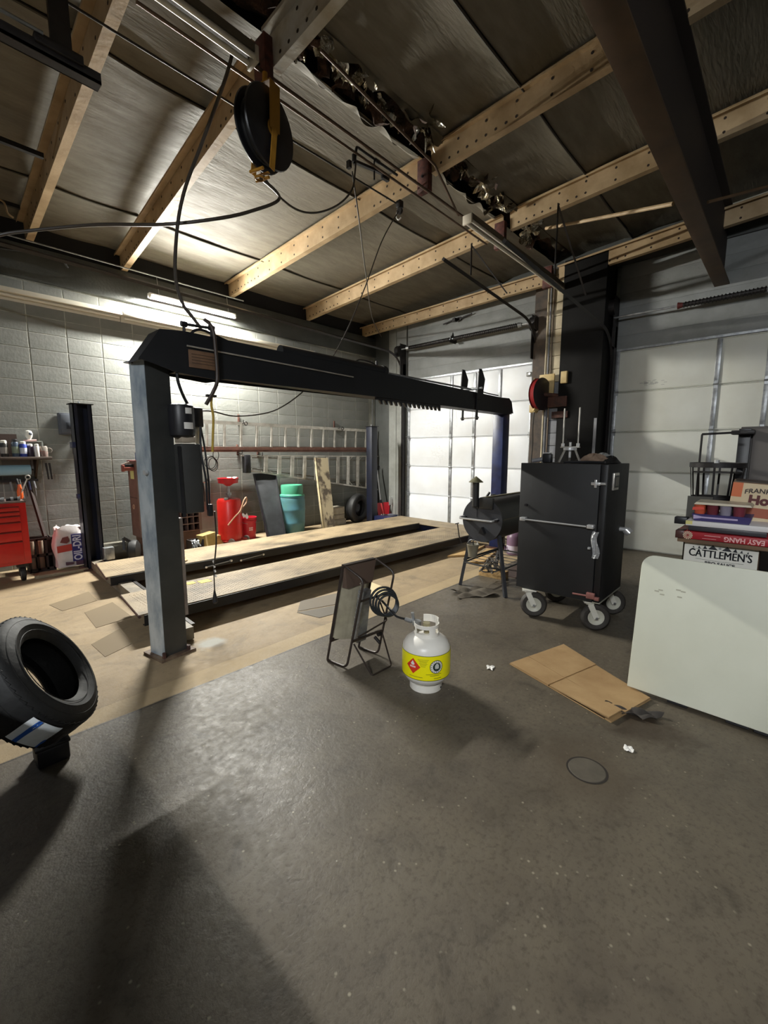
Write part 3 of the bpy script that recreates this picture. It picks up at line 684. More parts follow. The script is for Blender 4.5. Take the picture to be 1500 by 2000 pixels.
# power unit
pu = wpart('motor', MB().lathe([(.06, 1.60), (.082, 1.615), (.086, 1.64), (.086, 1.80), (.080, 1.825), (.06, 1.835)], 28, T(1.345, 3.20, 0)), blacksteel, lift, 'black ribbed electric motor')
wpart('motor_label', MB().lathe([(.0872, 1.765), (.0872, 1.805)], 6, T(1.345, 3.20, 0), cap=False, a0=PI*1.47, a1=PI*1.65), paper, lift, parent=pu)
wpart('motor_label', MB().lathe([(.0872, 1.66), (.0872, 1.705)], 6, T(1.345, 3.20, 0), cap=False, a0=PI*1.42, a1=PI*1.68), paper, lift, parent=pu)
wpart('motor_foot', MB().box(1.28, 1.31, 3.24, 3.32, 1.66, 1.78, bev=.006).box(1.31, 1.41, 3.14, 3.26, 1.565, 1.605, bev=.006), mat('pump_cast', '#a79a88', .5), lift, parent=pu)
wpart('capacitor_box', MB().box(1.425, 1.50, 3.19, 3.27, 1.68, 1.82, bev=.008), blacksteel, lift, parent=pu)
wpart('reservoir', MB().box(1.295, 1.445, 3.13, 3.27, 1.06, 1.558, bev=.012), mat('reservoir_black', '#343433', .6, col2='#3d3d3b', scale=3), lift, 'tall dark oil tank under the motor')
wpart('side_strap', MB().bar((1.285, 3.13, 1.54), (1.292, 3.13, 1.04), .012, .02), blacksteel, lift)
wpart('white_tube', MB().cyl((1.475, 3.25, 1.55), (1.475, 3.25, 1.69), .018, n=10), whitep, lift)
wpart('tank_hose', MB().tube(smooth_path([(1.45, 3.14, 1.68), (1.43, 3.11, 1.5), (1.45, 3.10, 1.3), (1.455, 3.11, 1.15), (1.46, 3.12, 1.08)]), .008), blacksteel, lift)
wpart('tank_hose', MB().tube(smooth_path([(1.47, 3.18, 1.68), (1.475, 3.14, 1.5), (1.48, 3.12, 1.25), (1.475, 3.12, 1.08)]), .007), blacksteel, lift)
wpart('handle', MB().box(1.455, 1.49, 3.09, 3.13, 1.03, 1.12, bev=.008), blacksteel, lift)
# hoses looping over the beam
wpart('beam_hose', MB().tube(smooth_path([(1.50, 3.10, 2.42), (1.55, 3.08, 2.36), (1.57, 3.09, 2.2), (1.575, 3.1, 2.02), (1.54, 3.1, 1.93), (1.50, 3.14, 1.84)]), .013), mat('hose_brown', '#3b2f28', .5), lift)
wpart('beam_hose', MB().tube(smooth_path([(1.315, 3.16, 2.05), (1.32, 3.16, 1.98), (1.35, 3.17, 1.9), (1.39, 3.19, 1.835)]), .011), blacksteel, lift)
wpart('pipe_yoke', MB().tube(rounded([(1.40, 3.2, 2.31), (1.40, 3.2, 2.385), (1.58, 3.16, 2.385), (1.58, 3.16, 2.30)], .03), .011).cyl((1.38, 3.2, 2.385), (1.42, 3.2, 2.385), .02).cyl((1.56, 3.16, 2.385), (1.6, 3.16, 2.385), .02), blacksteel, lift)
wpart('beam_hose', MB().tube(smooth_path([(1.44, 3.2, 2.32), (1.48, 3.2, 2.36), (1.54, 3.2, 2.37), (1.66, 3.22, 2.35), (1.85, 3.24, 2.31)]), .010), blacksteel, lift)
wpart('yellow_cord', MB().tube(smooth_path([(1.545, 3.12, 1.93), (1.535, 3.13, 1.85), (1.54, 3.12, 1.75), (1.53, 3.12, 1.62), (1.52, 3.12, 1.5)]), .009), mat('cord_yellow', '#b99a3a', .5), lift)
wpart('clip', MB().box(1.50, 1.57, 3.11, 3.14, 1.895, 1.91), blacksteel, lift)

# ================================================================ HOSE REEL AND OVERHEAD LINES
reel = thing('hose_reel', 'yellow-armed black hose reel hanging from the ceiling', 'hose reel', (2.02, 3.0, 4.08))
ym = mat('reel_yellow', '#b5832a', .5, col2='#96691f', scale=5)
Cn = Vector((1.97, 2.98, 3.78)); axn = Vector((-.62, -.30, -.72)).normalized()
# disc axis: tilted so the disc shows as a tall ellipse
ax_ = Vector((.26, -.94, -.04)).normalized()
Q = ax_.to_track_quat('Z', 'Y').to_matrix().to_4x4(); MR = Matrix.Translation(Cn) @ Q
RR = .245
wpart('side_disc', MB().lathe([(.02, -.065), (RR*.5, -.07), (RR, -.055), (RR+.006, -.045), (RR, -.04), (.02, -.045)], 40, MR), blacksteel, reel, 'domed black disc')
wpart('side_disc', MB().lathe([(.02, .045), (RR, .04), (RR+.006, .045), (RR, .055), (RR*.5, .07), (.02, .065)], 40, MR), blacksteel, reel)
wh = MB()
for k in range(5): wh.torus(RR-.05-.012*(k % 2), .012, MR @ T(0, 0, -.03+.015*k), 36, 6)
wpart('wound_hose', wh, rubber, reel)
wpart('hub', MB().lathe([(.05, -.08), (.05, .08)], 20, MR), ym, reel)
u_ = Vector((0, 0, 1)); u_ = (u_-ax_*u_.dot(ax_)).normalized(); w_ = ax_.cross(u_)
for s in (-1, 1):
    o_ = ax_*(.088*s)
    wpart('arm', MB().bar(Cn+o_+u_*.27+w_*.0, Cn+o_-u_*.02, .10, .006, ax_).bar(Cn+o_-u_*.02, Cn+o_-u_*.285+w_*.03, .05, .006, ax_), ym, reel, 'yellow side arm')
wpart('top_mount', MB().bar(Cn+u_*.27-ax_*.09, Cn+u_*.27+ax_*.09, .10, .008, u_).cyl(Cn+u_*.27, Cn+u_*.36, .02), ym, reel)
g0 = Cn-u_*.30+w_*.03
wpart('roller_guide', MB().bar(g0-ax_*.06, g0+ax_*.06, .02, .008).cyl(g0-ax_*.06-u_*.03, g0+ax_*.06-u_*.03, .011).cyl(g0-ax_*.06+w_*.06, g0+ax_*.06+w_*.06, .011).torus(.03, .007, Matrix.Translation(g0-u_*.04+w_*.03), 20, 6), ym, reel)
gp = g0-u_*.03+w_*.02
hosem = mat('air_hose', '#3a332b', .5)
tag(obj('air_hose', MB().tube(smooth_path([gp, (2.17, 3.12, 3.46), (1.93, 3.15, 3.29), (1.67, 3.2, 3.16), (1.39, 3.4, 3.09), (1.08, 3.9, 3.14), (.75, 4.6, 3.2), (.45, 5.2, 3.24), (-.4, 6.0, 3.4), (-1.2, 6.6, 3.5)], 8), .012), hosem), 'dark hose sagging from the yellow reel away to the left wall', 'hose')
tag(obj('air_hose', MB().tube(smooth_path([(1.80, 3.07, 4.25), (1.75, 3.12, 4.05), (1.60, 3.2, 3.62), (1.47, 3.22, 3.28), (1.41, 3.24, 3.01), (1.38, 3.24, 2.71), (1.41, 3.23, 2.54), (1.46, 3.2, 2.45), (1.50, 3.18, 2.39)], 8), .012), hosem), 'dark hose dropping from the ceiling to the top of the lift', 'hose')
tag(obj('supply_hose', MB().tube(smooth_path([(1.92, 3.06, 3.72), (2.0, 3.1, 3.58), (2.14, 3.1, 3.47), (2.33, 3.1, 3.43), (2.54, 3.1, 3.49), (2.77, 3.1, 3.64), (2.93, 3.1, 3.82), (2.99, 3.12, 4.0), (3.02, 3.14, 4.12)], 8), .008), hosem), 'thin looping hose from the reel up to the black valve', 'hose')
v = thing('pipe_valve', 'black pipe and valve group hanging under the ceiling right of the reel', 'valve', (3.05, 3.15, 4.2))
wpart('pipe', MB().tube(rounded([(3.60, 3.15, 4.24), (3.04, 3.15, 4.24), (3.01, 3.15, 4.08)], .02), .012).cyl((3.28, 3.15, 4.24), (3.34, 3.15, 4.24), .018), blacksteel, v)
wpart('valve_body', MB().cyl((3.01, 3.15, 4.16), (3.01, 3.15, 4.10), .022).bar((3.03, 3.15, 4.11), (3.42, 3.15, 4.17), .03, .022).box(3.38, 3.47, 3.13, 3.17, 4.12, 4.18, bev=.008), blacksteel, v)
wpart('valve_stem', MB().cyl((3.27, 3.15, 4.06), (3.27, 3.15, 4.24), .008).box(2.93, 2.96, 3.13, 3.17, 4.02, 4.08), blacksteel, v)
tag(obj('taut_cable', MB().tube([(-2.0, 3.55, 4.18), (.93, 3.45, 4.18), (2.07, 3.43, 4.17), (3.85, 3.37, 4.15)], .008), darksteel), 'taut dark cable running from the upper left to the small pulley', 'cable')
t = thing('pulley', 'small metal pulley block hanging on the long purlin', 'pulley', (3.86, 3.34, 4.12))
obj('wheel', MB().cyl((-.012, 0, -.05), (.012, 0, -.05), .035, n=16), darksteel, t)
obj('hook', MB().tube(smooth_path([(0, 0, .05), (0, .02, 0), (0, .045, -.08), (0, .02, -.13), (0, -.02, -.12)]), .007), chrome, t)
obj('block', MB().box(-.03, .03, -.03, .03, -.02, .05, bev=.006), darksteel, t)
tag(obj('hanging_cable', MB().tube(smooth_path([(3.03, 3.2, 4.05), (3.3, 3.4, 3.85), (4.2, 4.2, 3.75), (5.6, 5.45, 3.76), (7.0, 6.55, 3.9)], 6), .007), hosem), 'cord running from the black valve toward the corner track', 'cord')
tag(obj('hanging_cable', MB().tube(smooth_path([(3.84, 3.34, 4.06), (3.60, 3.36, 3.69), (3.36, 3.37, 3.18), (3.12, 3.42, 2.68), (2.87, 3.48, 2.28), (2.62, 3.50, 2.06), (2.36, 3.44, 1.91), (2.13, 3.38, 1.83), (1.84, 3.36, 1.79), (1.62, 3.3, 1.81), (1.49, 3.23, 1.80)], 6), .006), hosem), 'thin black cord from the pulley swooping down behind the beam to the motor', 'cord')

# ================================================================ ALONG THE BLOCK WALL
# straight ladder on hooks
def ladder(name, label, xs, top, bot, y, rungx, rung_w, railm, railb, extra=None):
    t = thing(name, label, 'ladder', (xs[0], y, bot(xs[0])))
    for f, mm, l in ((top, railm, None), (bot, railb, 'lower rail')):
        wpart('rail', MB().bar((xs[0], y, f(xs[0])), (xs[1], y, f(xs[1])), .028, .055), mm, t)
    for x in rungx:
        wpart('rung', MB().bar((x+.02, y, top(x)-.02), (x-.02*0+.0, y, bot(x)+.02), rung_w, .03, Vector((0, 1, 0))), alu, t)
    return t
redrail = mat('reddish_rail', '#7c584c', .6, col2='#5e3f36', scale=6)
l1 = ladder('ladder', 'long straight aluminium ladder on the upper wall hooks, reddish lower rail', (3.1, 7.38), lambda x: 1.99-.004*(x-3.1), lambda x: 1.56+.004*(x-3.1), 7.06, [3.35+.305*k for k in range(14) if 3.35+.305*k < 7.3], .035, alu, redrail)
wpart('back_rail', MB().box(3.1, 7.2, 7.10, 7.125, 1.50, 1.545), redrail, l1)
for x in (4.05, 6.30): wpart('rung_lock', MB().torus(.03, .008, T(x, 7.02, 1.99) @ R('Y', 90) @ R('X', 90), 14, 6), darksteel, l1)
l2 = thing('step_ladder', 'folded aluminium stepladder on the lower wall hooks, tapering rails', 'ladder', (4.1, 7.06, 1.1))
tf = lambda x: 1.435-.011*(x-4.1); bf = lambda x: 1.17-.165*(x-4.1)
wpart('rail', MB().bar((3.95, 7.05, tf(3.95)), (7.42, 7.05, tf(7.42)), .03, .022), alu, l2)
wpart('rail', MB().bar((4.05, 7.05, bf(4.05)), (7.40, 7.05, bf(7.40)), .03, .03), alu, l2)
wpart('rear_rail', MB().bar((4.2, 7.11, 1.40), (7.40, 7.11, 1.30), .02, .018), mat('dull_alu', '#7c766c', .6), l2)
wpart('rear_rail', MB().bar((4.2, 7.11, 1.20), (7.40, 7.11, .74), .02, .018), mat('dull_alu', '#7c766c', .6), l2)
wpart('top_cap', MB().box(4.00, 4.10, 6.99, 7.12, 1.13, 1.45, bev=.01), blacksteel, l2, 'black top cap')
for k in range(11):
    x = 4.42+.29*k
    if x > 7.3: break
    wpart('step', MB().bar((x+.02, 7.045, tf(x)-.01), (x, 7.045, bf(x)+.012), .03, .075, Vector((1, 0, 0))), alu, l2)
    if k in (0, 4, 7, 8): wpart('step_brace', MB().bar((x+.03, 7.05, bf(x)+.10), (x+.15, 7.05, bf(x+.15)+.01), .012, .012), alu, l2)
    if k > 6: wpart('step_brace', MB().bar((x+.05, 7.05, tf(x)-.10), (x+.15, 7.05, tf(x+.15)-.01), .012, .012), alu, l2)
for x, z, l in ((4.0, 2.02, 'dark wall hook holding the upper ladder, left'), (6.2, 2.02, 'dark wall hook holding the upper ladder, right'), (4.35, 1.46, 'dark wall hook holding the stepladder'), (3.95, 1.5, 'small dark hook under the left part of the upper ladder')):
    t = thing('wall_hook', l, 'hook', (x, 7.17, z), group='ladder hooks')
    obj('plate', MB().box(-.018, .018, -.01, .008, -.06, .13, bev=.003), rust, t)
    obj('hook', MB().tube(rounded([(0, -.01, -.03), (0, -.16, -.03), (0, -.16, .03)], .02), .007), darksteel, t)
# coiled wire hanging
t = thing('wire_coil', 'coil of dark wire hanging on the block wall left of the stepladder', 'wire', (3.43, 7.14, 1.33))
for k in range(3): obj('loop', MB().tube([(.10*(1-.1*k)*math.cos(a*PI/12)+.02*k, -.012*k, .11*math.sin(a*PI/12)-.02*k) for a in range(25)], .006, 5), darksteel, t)
obj('loop', MB().tube([(.10+.05*math.cos(a*PI/12), -.01, .12+.09*math.sin(a*PI/12)) for a in range(25)], .006, 5), darksteel, t)
t = thing('grease_gun', 'slim silver tool hanging on the wall over the black stand, below the wire coil', 'tool', (3.37, 7.1, .9))
obj('barrel', MB().cyl((0, 0, -.20), (.01, 0, .12), .016).cyl((.01, 0, .16), (.01, .09, .16), .006), galv, t); obj('head', MB().cyl((.01, 0, .12), (.01, 0, .17), .028).cyl((-.10, 0, .10), (.0, 0, .10), .014), chrome, t)
obj('lever', MB().bar((-.10, 0, .10), (-.09, -.01, -.22), .018, .01), darksteel, t)
t = thing('pull_chain', 'black cable with pear-shaped switch hanging above the far runway', 'switch', (1.62, 3.75, .5))
wpart('cable', MB().tube(smooth_path([(1.55, 3.2, 1.05), (1.60, 3.30, .80), (1.615, 3.40, .55)]), .006).tube([(1.615, 3.40, .55), (1.62, 3.42, .32)], .005), blacksteel, t)
wpart('switch', MB().lathe([(.006, .36), (.018, .29), (.022, .26), (.012, .245)], 12, T(1.62, 3.42, .0)), blacksteel, t)
for k in range(4): wpart('chain_link', MB().bar((1.608+.004*k, 3.39, .62-.04*k), (1.612+.004*k, 3.385, .60-.04*k), .015, .008), chrome, t)

# disconnect box on the wall by the rear post
t = thing('switch_panel', 'grey electrical disconnect box on the block wall left of the rear post', 'electrical box', (1.49, 7.18, 1.87))
obj('box', MB().box(-.10, .10, -.10, 0, -.14, .14, bev=.006), mat('panel_grey', '#50545c', .5), t)
obj('cover', MB().box(-.085, .085, -.112, -.10, -.12, .12, bev=.004), mat('panel_grey_cover', '#5b6069', .5), t)
obj('switch_lever', MB().box(-.03, .03, -.13, -.112, -.07, .02, bev=.004), mat('panel_dark', '#2c3038', .5), t)
obj('conduit', MB().cyl((.04, -.05, -.14), (.04, -.05, -.40), .014), darksteel, t)
# small dark box lower
t = thing('outlet_box', 'small dark outlet box under the disconnect box', 'electrical box', (1.62, 7.18, 1.60))
obj('box', MB().box(-.04, .04, -.06, 0, -.06, .06, bev=.004), darksteel, t); obj('cover', MB().box(-.03, .03, -.07, -.06, -.05, .05), blacksteel, t)

# raised curb strip under the things at far left
tag(obj('curb_strip', MB().box(.88, 1.42, 6.44, 6.50, 0, .035, bev=.006), mat('curb_tan', '#a39479', .8, col2='#7c7060', scale=8)), 'low pale curb strip in front of the red tool cabinet and absorbent bag', 'curb')

# shelf with bottles
sh = thing('wall_shelf', 'dark wooden wall shelf at the left edge, holding spray cans', 'shelf', (.6, 7.0, 1.42))
wpart('board', MB().box(-.6, 1.24, 6.88, 7.18, 1.405, 1.44, bev=.003), mat('shelf_dark_wood', '#54453c', .7, col2='#3c3029', scale=4, stretch=(1, 8, 8)), sh)
wpart('backboard', MB().box(-.6, .95, 7.165, 7.183, 1.44, 1.72), mat('shelf_back', '#4a3a33', .8), sh)
wpart('bracket', MB().prism([(0, 0), (.25, 0), (0, -.25)], -.01, .01, T(1.10, 7.18, 1.40) @ R('Z', -90) @ R('X', 90)), mat('bracket_brown', '#3b3020', .7), sh)
wpart('bracket', MB().prism([(0, 0), (.25, 0), (0, -.25)], -.01, .01, T(.1, 7.18, 1.40) @ R('Z', -90) @ R('X', 90)), mat('bracket_brown', '#3b3020', .7), sh)
def can(x, label, body, cap, h=.19, r=.033, y=6.97, z=1.44, band=None, nozzle=True, name='spray_can', cat='can'):
    t = thing(name, label, cat, (x, y, z), group='cans and bottles on the wall shelf')
    obj('body', MB().lathe([(r*.94, 0), (r, .006), (r, h*.78), (r*.72, h*.86)], 18), body, t)
    obj('cap', MB().lathe([(r*.8, h*.80), (r*.8, h*.97), (r*.6, h)], 16), cap, t)
    if band: obj('label_band', MB().lathe([(r+.0008, h*.2), (r+.0008, h*.58)], 18, cap=False), band, t)
    return t
mk = lambda n, h, r=.4: mat(n, h, r)
can(.795, 'black spray can with white cap and pale label, leftmost in the photo', mk('can_black', '#23211f'), whitep, .20, .038, band=mk('can_band', '#8b8680'))
can(.90, 'tall dark bottle with a black cap and greenish shoulder', mk('bottle_dkblue', '#3a4a5e'), blacksteel, .215, .036, band=mk('bottle_green', '#7e8a78'))
can(.975, 'blue and white spray can with a wide white cap', mk('can_blue', '#2b3f96'), whitep, .19, .037, band=mk('can_white_band', '#c9cede'))
can(1.045, 'short dark purple can with a white lid', mk('can_plum', '#3d3040'), whitep, .16, .034, y=6.99)
can(1.105, 'slim all-white spray can', mk('can_white', '#d9d5d0'), whitep, .16, .026, y=6.95)
t = thing('glass_jar', 'clear jar of red liquid at the right end of the shelf', 'jar', (1.175, 6.98, 1.44), group='cans and bottles on the wall shelf')
obj('jar', MB().lathe([(.042, 0), (.045, .01), (.045, .12), (.035, .135)], 20), mat('clear_plastic', '#cfc6bd', .2, alpha=.7), t)
obj('liquid', MB().lathe([(.04, .004), (.04, .075)], 18), mk('red_liquid', '#8c2a22'), t)
obj('handle', MB().torus(.028, .006, T(.06, 0, .08) @ R('X', 90), 16, 6), mat('clear_plastic', '#cfc6bd', .2, alpha=.7), t)
t = thing('open_box', 'pale open box frame standing behind the cans', 'box', (1.10, 7.08, 1.44))
obj('frame', MB().box(-.09, -.08, -.03, .05, 0, .20).box(.08, .09, -.03, .05, 0, .20).box(-.09, .09, -.03, .05, .19, .20), mk('box_pale', '#b8c0bc'), t)
t = thing('breathing_mask', 'white filter mask with grey lens resting on top of the pale box frame', 'mask', (1.055, 7.05, 1.64))
obj('shell', MB().lathe([(.0, .13), (.03, .12), (.042, .09), (.036, .05), (.02, .02), (.02, 0)], 16), whitep, t)
obj('lens', MB().lathe([(.0, .025), (.016, .015), (.02, 0)], 12, T(.012, -.032, .085) @ R('X', 90)), mk('lens_grey', '#5c6470'), t)
obj('strap', MB().cyl((-.06, -.02, .0), (.07, -.02, .005), .012), mk('pink_strap', '#c9a7a4'), t)
t = thing('paper_roll', 'pale blue paper towel roll hanging under the wall shelf', 'paper roll', (.75, 6.95, 1.28))
obj('roll', MB().cyl((-.9, 0, 0), (.27, 0, 0), .062, n=24), mk('paper_blue', '#8fb3c2', .8), t)
obj('hanger', MB().bar((.28, 0, 0), (.28, .0, .12), .02, .006).cyl((.25, 0, 0), (.30, 0, 0), .012), darksteel, t)
# tools
t = thing('tool_holder', 'dark strip of hand tools hanging under the shelf', 'tool rack', (.95, 7.12, 1.14))
obj('strip', MB().box(-.5, .16, -.02, .05, -.015, .015), darksteel, t)
for k, (x, h, c) in enumerate(((.02, .20, '#3a3b3a'), (-.05, .26, '#2f3340'), (.06, .24, '#343a56'), (.11, .20, '#7b7d80'), (-.12, .22, '#8b8c8c'))):
    obj('tool_handle', MB().cyl((x, -.03, -.01), (x+.01, -.03, -h*.5), .011, .013, n=10).cyl((x+.01, -.03, -h*.5), (x+.012, -.03, -h), .004, n=8), mk('tool_'+c, c), t)
for x, l in ((1.19, 'left dark clamp hanging under the right end of the shelf'), (1.225, 'right dark clamp hanging under the right end of the shelf')):
    tt = thing('spring_clamp', l, 'clamp', (x, 7.0, 1.2), group='clamps under the shelf')
    obj('jaw', MB().bar((0, 0, .16), (.006, 0, .06), .014, .02).bar((0.006, 0, .06), (.012, 0, -.05), .012, .016), darksteel, tt)
t = thing('lug_wrench', 'pale wrench leaning by the tool cabinet corner', 'wrench', (.845, 6.70, .95), rot=(0, .4, 0))
obj('shaft', MB().cyl((0, 0, 0), (0, 0, .25), .008), alu, t); obj('jaw', MB().torus(.022, .007, T(0, 0, .27) @ R('X', 90), 14, 6), alu, t)
t = thing('orange_tool', 'orange handled tool standing on the red cabinet', 'tool', (.865, 6.72, .945))
obj('grip', MB().lathe([(.022, 0), (.028, .02), (.030, .09), (.02, .13), (.016, .17)], 14), mk('orange', '#e0622c'), t)
obj('neck', MB().cyl((0, 0, .17), (-.015, 0, .24), .007).cyl((.035, 0, .0), (.01, 0, .23), .005), galv, t)
for x, l in ((.66, 'round grey fitting lying on the red cabinet, leftmost'), (.74, 'dark socket lying on the red cabinet'), (.80, 'small dark fitting beside the orange tool')):
    t = thing('metal_fitting', l, 'fitting', (x, 6.55, .942), group='fittings on the red cabinet')
    obj('body', MB().cyl((-.03, 0, .02), (.03, 0, .02), .02, n=12), darksteel if x > .7 else galv, t); obj('collar', MB().cyl((.01, 0, .02), (.035, 0, .02), .024, n=8), galv, t)
# red tool cabinet
tc = thing('tool_cabinet', 'red rolling tool cabinet with drawers at the left edge', 'tool cabinet', (.45, 6.55, .0))
wpart('body', MB().box(-.2, .865, 6.42, 6.86, .21, .925, bev=.008), redp, tc)
wpart('top_tray', MB().box(-.205, .87, 6.415, 6.865, .925, .94, bev=.004), mat('tray_liner', '#7d6a62', .7, col2='#5b4a44', scale=9), tc)
zz_ = [.86, .81, .735, .615, .50, .245]
for k, (a, b) in enumerate(((.885, .835), (.828, .785), (.778, .715), (.708, .605), (.598, .49), (.483, .245))):
    d = wpart('drawer', MB().box(-.14, .80, 6.405, 6.425, b, a, bev=.004), redp, tc)
    wpart('drawer_pull', MB().box(-.14, .80, 6.398, 6.410, a-.012, a+.001, bev=.003), mat('pull_dark_red', '#5d120f', .4), tc, parent=d)
for x in (.78, 0):
    w_ = wpart('caster', MB().box(x-.05, x+.05, 6.46, 6.54, .17, .21).box(x-.03, x-.022, 6.47, 6.55, .06, .18).box(x+.022, x+.03, 6.47, 6.55, .06, .18), darksteel, tc)
    wpart('wheel', MB().lathe([(.04, -.02), (.082, -.02), (.085, -.01), (.085, .01), (.082, .02), (.04, .02)], 24, T(x, 6.50, .087) @ R('Y', 90)), rubber, tc, parent=w_)
    wpart('wheel_hub', MB().cyl((x-.023, 6.5, .087), (x+.023, 6.5, .087), .045, n=14), mk('hub_pale', '#8f8b85'), tc, parent=w_)
# things between cabinet and bag
t = thing('rolled_crate', 'dark milk crate with pale rolls standing in it, right of the red cabinet', 'crate', (1.03, 6.93, .0))
dcr = mat('crate_dark', '#2a2320', .7)
obj('base', MB().box(-.14, .12, -.12, .12, .0, .015), dcr, t)
for x0, x1, y0, y1 in ((-.14, .12, .11, .12), (-.14, -.13, -.12, .12), (.11, .12, -.12, .12)): obj('side', MB().box(x0, x1, y0, y1, .015, .42), dcr, t)
for z in (.02, .2, .40): obj('front_bar', MB().box(-.14, .12, -.13, -.12, z, z+.03), dcr, t)
for x in (-.135, -.05, .04, .11): obj('front_bar', MB().box(x-.012, x+.012, -.13, -.12, .0, .42), dcr, t)
for x, l in ((-.09, 'left pale cardboard roll standing in the dark crate'), (0.0, 'right pale cardboard roll standing in the dark crate')):
    rr = thing('paper_tube', l, 'roll', (1.03+x, 6.90, .016), group='rolls in the crate')
    obj('tube', MB().lathe([(.028, 0), (.028, .37), (.022, .37), (.022, .36)], 14), mk('tube_pale', '#9a8875', .8), rr); obj('band', MB().lathe([(.0285, .16), (.0285, .18)], 14, cap=False), mk('tube_band', '#4b3d52'), rr)
t = thing('push_broom', 'dark broom handle leaning against the block wall behind the absorbent bag', 'broom', (1.12, 6.98, .0))
wpart('handle', MB().bar((1.01, 7.12, 1.12), (1.10, 7.0, .40), .035, .03), mat('dark_handle', '#372a27', .7), t)
wpart('socket', MB().bar((1.098, 7.0, .42), (1.19, 6.98, .10), .06, .05), dcr, t)
wpart('head', MB().box(1.165, 1.26, 6.88, 7.05, .02, .12, bev=.01), dcr, t)
# absorbent bag
bag = thing('absorbent_bag', 'white, red and blue bag of oil absorbent standing by the rear post', 'bag', (1.31, 6.76, .036))
bagw = mat('bag_white', '#d9d4d2', .6, col2='#c4bcbc', scale=5, bump=.3, bscale=9)
def bagf(u, v):
    a = 2*PI*u; ca = math.cos(a); sa = math.sin(a)
    e = .35; x = .165*math.copysign(abs(ca)**e, ca); y = .085*math.copysign(abs(sa)**e, sa)
    z = .50*v; k = 1+.06*math.sin(PI*v)-.25*max(0, v-.8)*2
    z += (.03*math.sin(3*a+1)+.02*math.sin(7*a))*(v**4)
    return (x*k+.01*math.sin(9*v+2*a), y*k+.012*math.sin(11*v+3*a), z)
obj('sack', MB().grid(bagf, 56, 22), bagw, bag)
obj('folded_top', MB().grid(lambda u, v: (.155*(2*u-1), .07*(2*v-1)*(1-.3*abs(2*u-1)), .485+.05*math.sin(PI*v)*(1-.6*abs(2*u-.9))+.012*math.sin(9*u+3*v)+.01*math.sin(17*u)), 20, 10), bagw, bag)
Mf = frame((0, -.098, 0), (1, 0, 0), (0, 0, 1))
bl = mat('bag_blue', '#2d2a6e', .5); rd = mat('bag_red', '#b23a30', .5)
obj('blue_panel', MB().prism([(.0, .07), (.155, .07), (.155, .42), (.0, .42)], -.004, .006, Mf), bl, bag)
obj('red_band', MB().prism([(-.155, .20), (.015, .215), (.015, .30), (-.155, .285)], -.004, .005, Mf), rd, bag)
obj('lower_art', MB().prism([(-.08, .03), (.0, .035), (.01, .06), (-.08, .07)], -.002, .005, Mf).prism([(.03, .02), (.11, .02), (.11, .07), (.03, .07)], -.002, .005, Mf), mk('bag_dark_print', '#5a3f50'), bag)
obj('white_stripe', MB().prism([(.118, .06), (.13, .06), (.125, .34), (.113, .34)], 0, .009, Mf), whitep, bag)
obj('red_art', MB().prism([(-.12, .33), (-.05, .31), (-.02, .34), (-.03, .40), (-.09, .39)], 0, .006, Mf), mk('bag_maroon', '#6a3033'), bag)
text('lettering', 'OIL-DRI', .125, mk('bag_letters', '#d9d6e4'), Mf @ T(.062, .245, .008) @ R('Z', 90), bag, bold=.003, sx=.76)

# pigeonhole cabinet behind the post
cb = thing('parts_cabinet', 'brown steel pigeonhole parts cabinet behind the near lift post', 'cabinet', (2.6, 6.85, .0))
cbm = mat('cabinet_brown', '#805a4c', .6, col2='#6b4739', scale=4); cbi = mat('cabinet_dark_inside', '#2a1b18', .8); cbf = mat('cabinet_edge', '#6d5650', .6)
X0, X1, Y0, Y1, Z0, Z1 = 2.13, 3.02, 6.68, 7.0, .29, 1.37
wpart('side_panel', MB().box(X0, X0+.012, Y0, Y1, Z0, Z1), cbm, cb); wpart('side_panel', MB().box(X1-.012, X1, Y0, Y1, Z0, Z1), cbm, cb)
wpart('back_panel', MB().box(X0, X1, Y1-.01, Y1, Z0, Z1), cbi, cb); wpart('top_panel', MB().box(X0-.01, X1+.01, Y0-.01, Y1, Z1, Z1+.012), mat('cab_top_red', '#8d4a4a', .5), cb)
wpart('front_stile', MB().box(X0, X0+.03, Y0-.006, Y0, Z0, Z1), cbf, cb); wpart('front_stile', MB().box(X1-.045, X1, Y0-.006, Y0, Z0, Z1), cbf, cb)
for k in range(11):
    z = Z0+k*(Z1-Z0)/10; wpart('shelf', MB().box(X0+.012, X1-.012, Y0-.002, Y1-.012, z, z+.016), cbf if k not in (0,) else cbm, cb)
for k in range(1, 9):
    x = X0+.02+k*(X1-X0-.05)/9; wpart('divider', MB().box(x-.004, x+.004, Y0, Y1-.012, Z0, Z1), cbf, cb)
wpart('yellow_label', MB().box(X0-.002, X0, 6.76, 6.90, 1.12, 1.24), mk('label_yellow', '#d9d47e'), cb)
wpart('seam_line', MB().box(X0-.002, X0, Y0+.01, Y1-.01, .85, .856), cbi, cb)
wpart('sticker', MB().torus(.03, .006, T(X0-.002, 6.86, .72) @ R('Y', 90), 16, 6), mk('sticker_tan', '#c9a184'), cb)
tag(obj('base_carton', MB().box(2.17, 3.0, 6.70, 7.0, 0, .285, bev=.006), mat('carton_brown', '#7c5a44', .8, col2='#684a38', scale=4)), 'brown carton under the pigeonhole cabinet', 'carton')
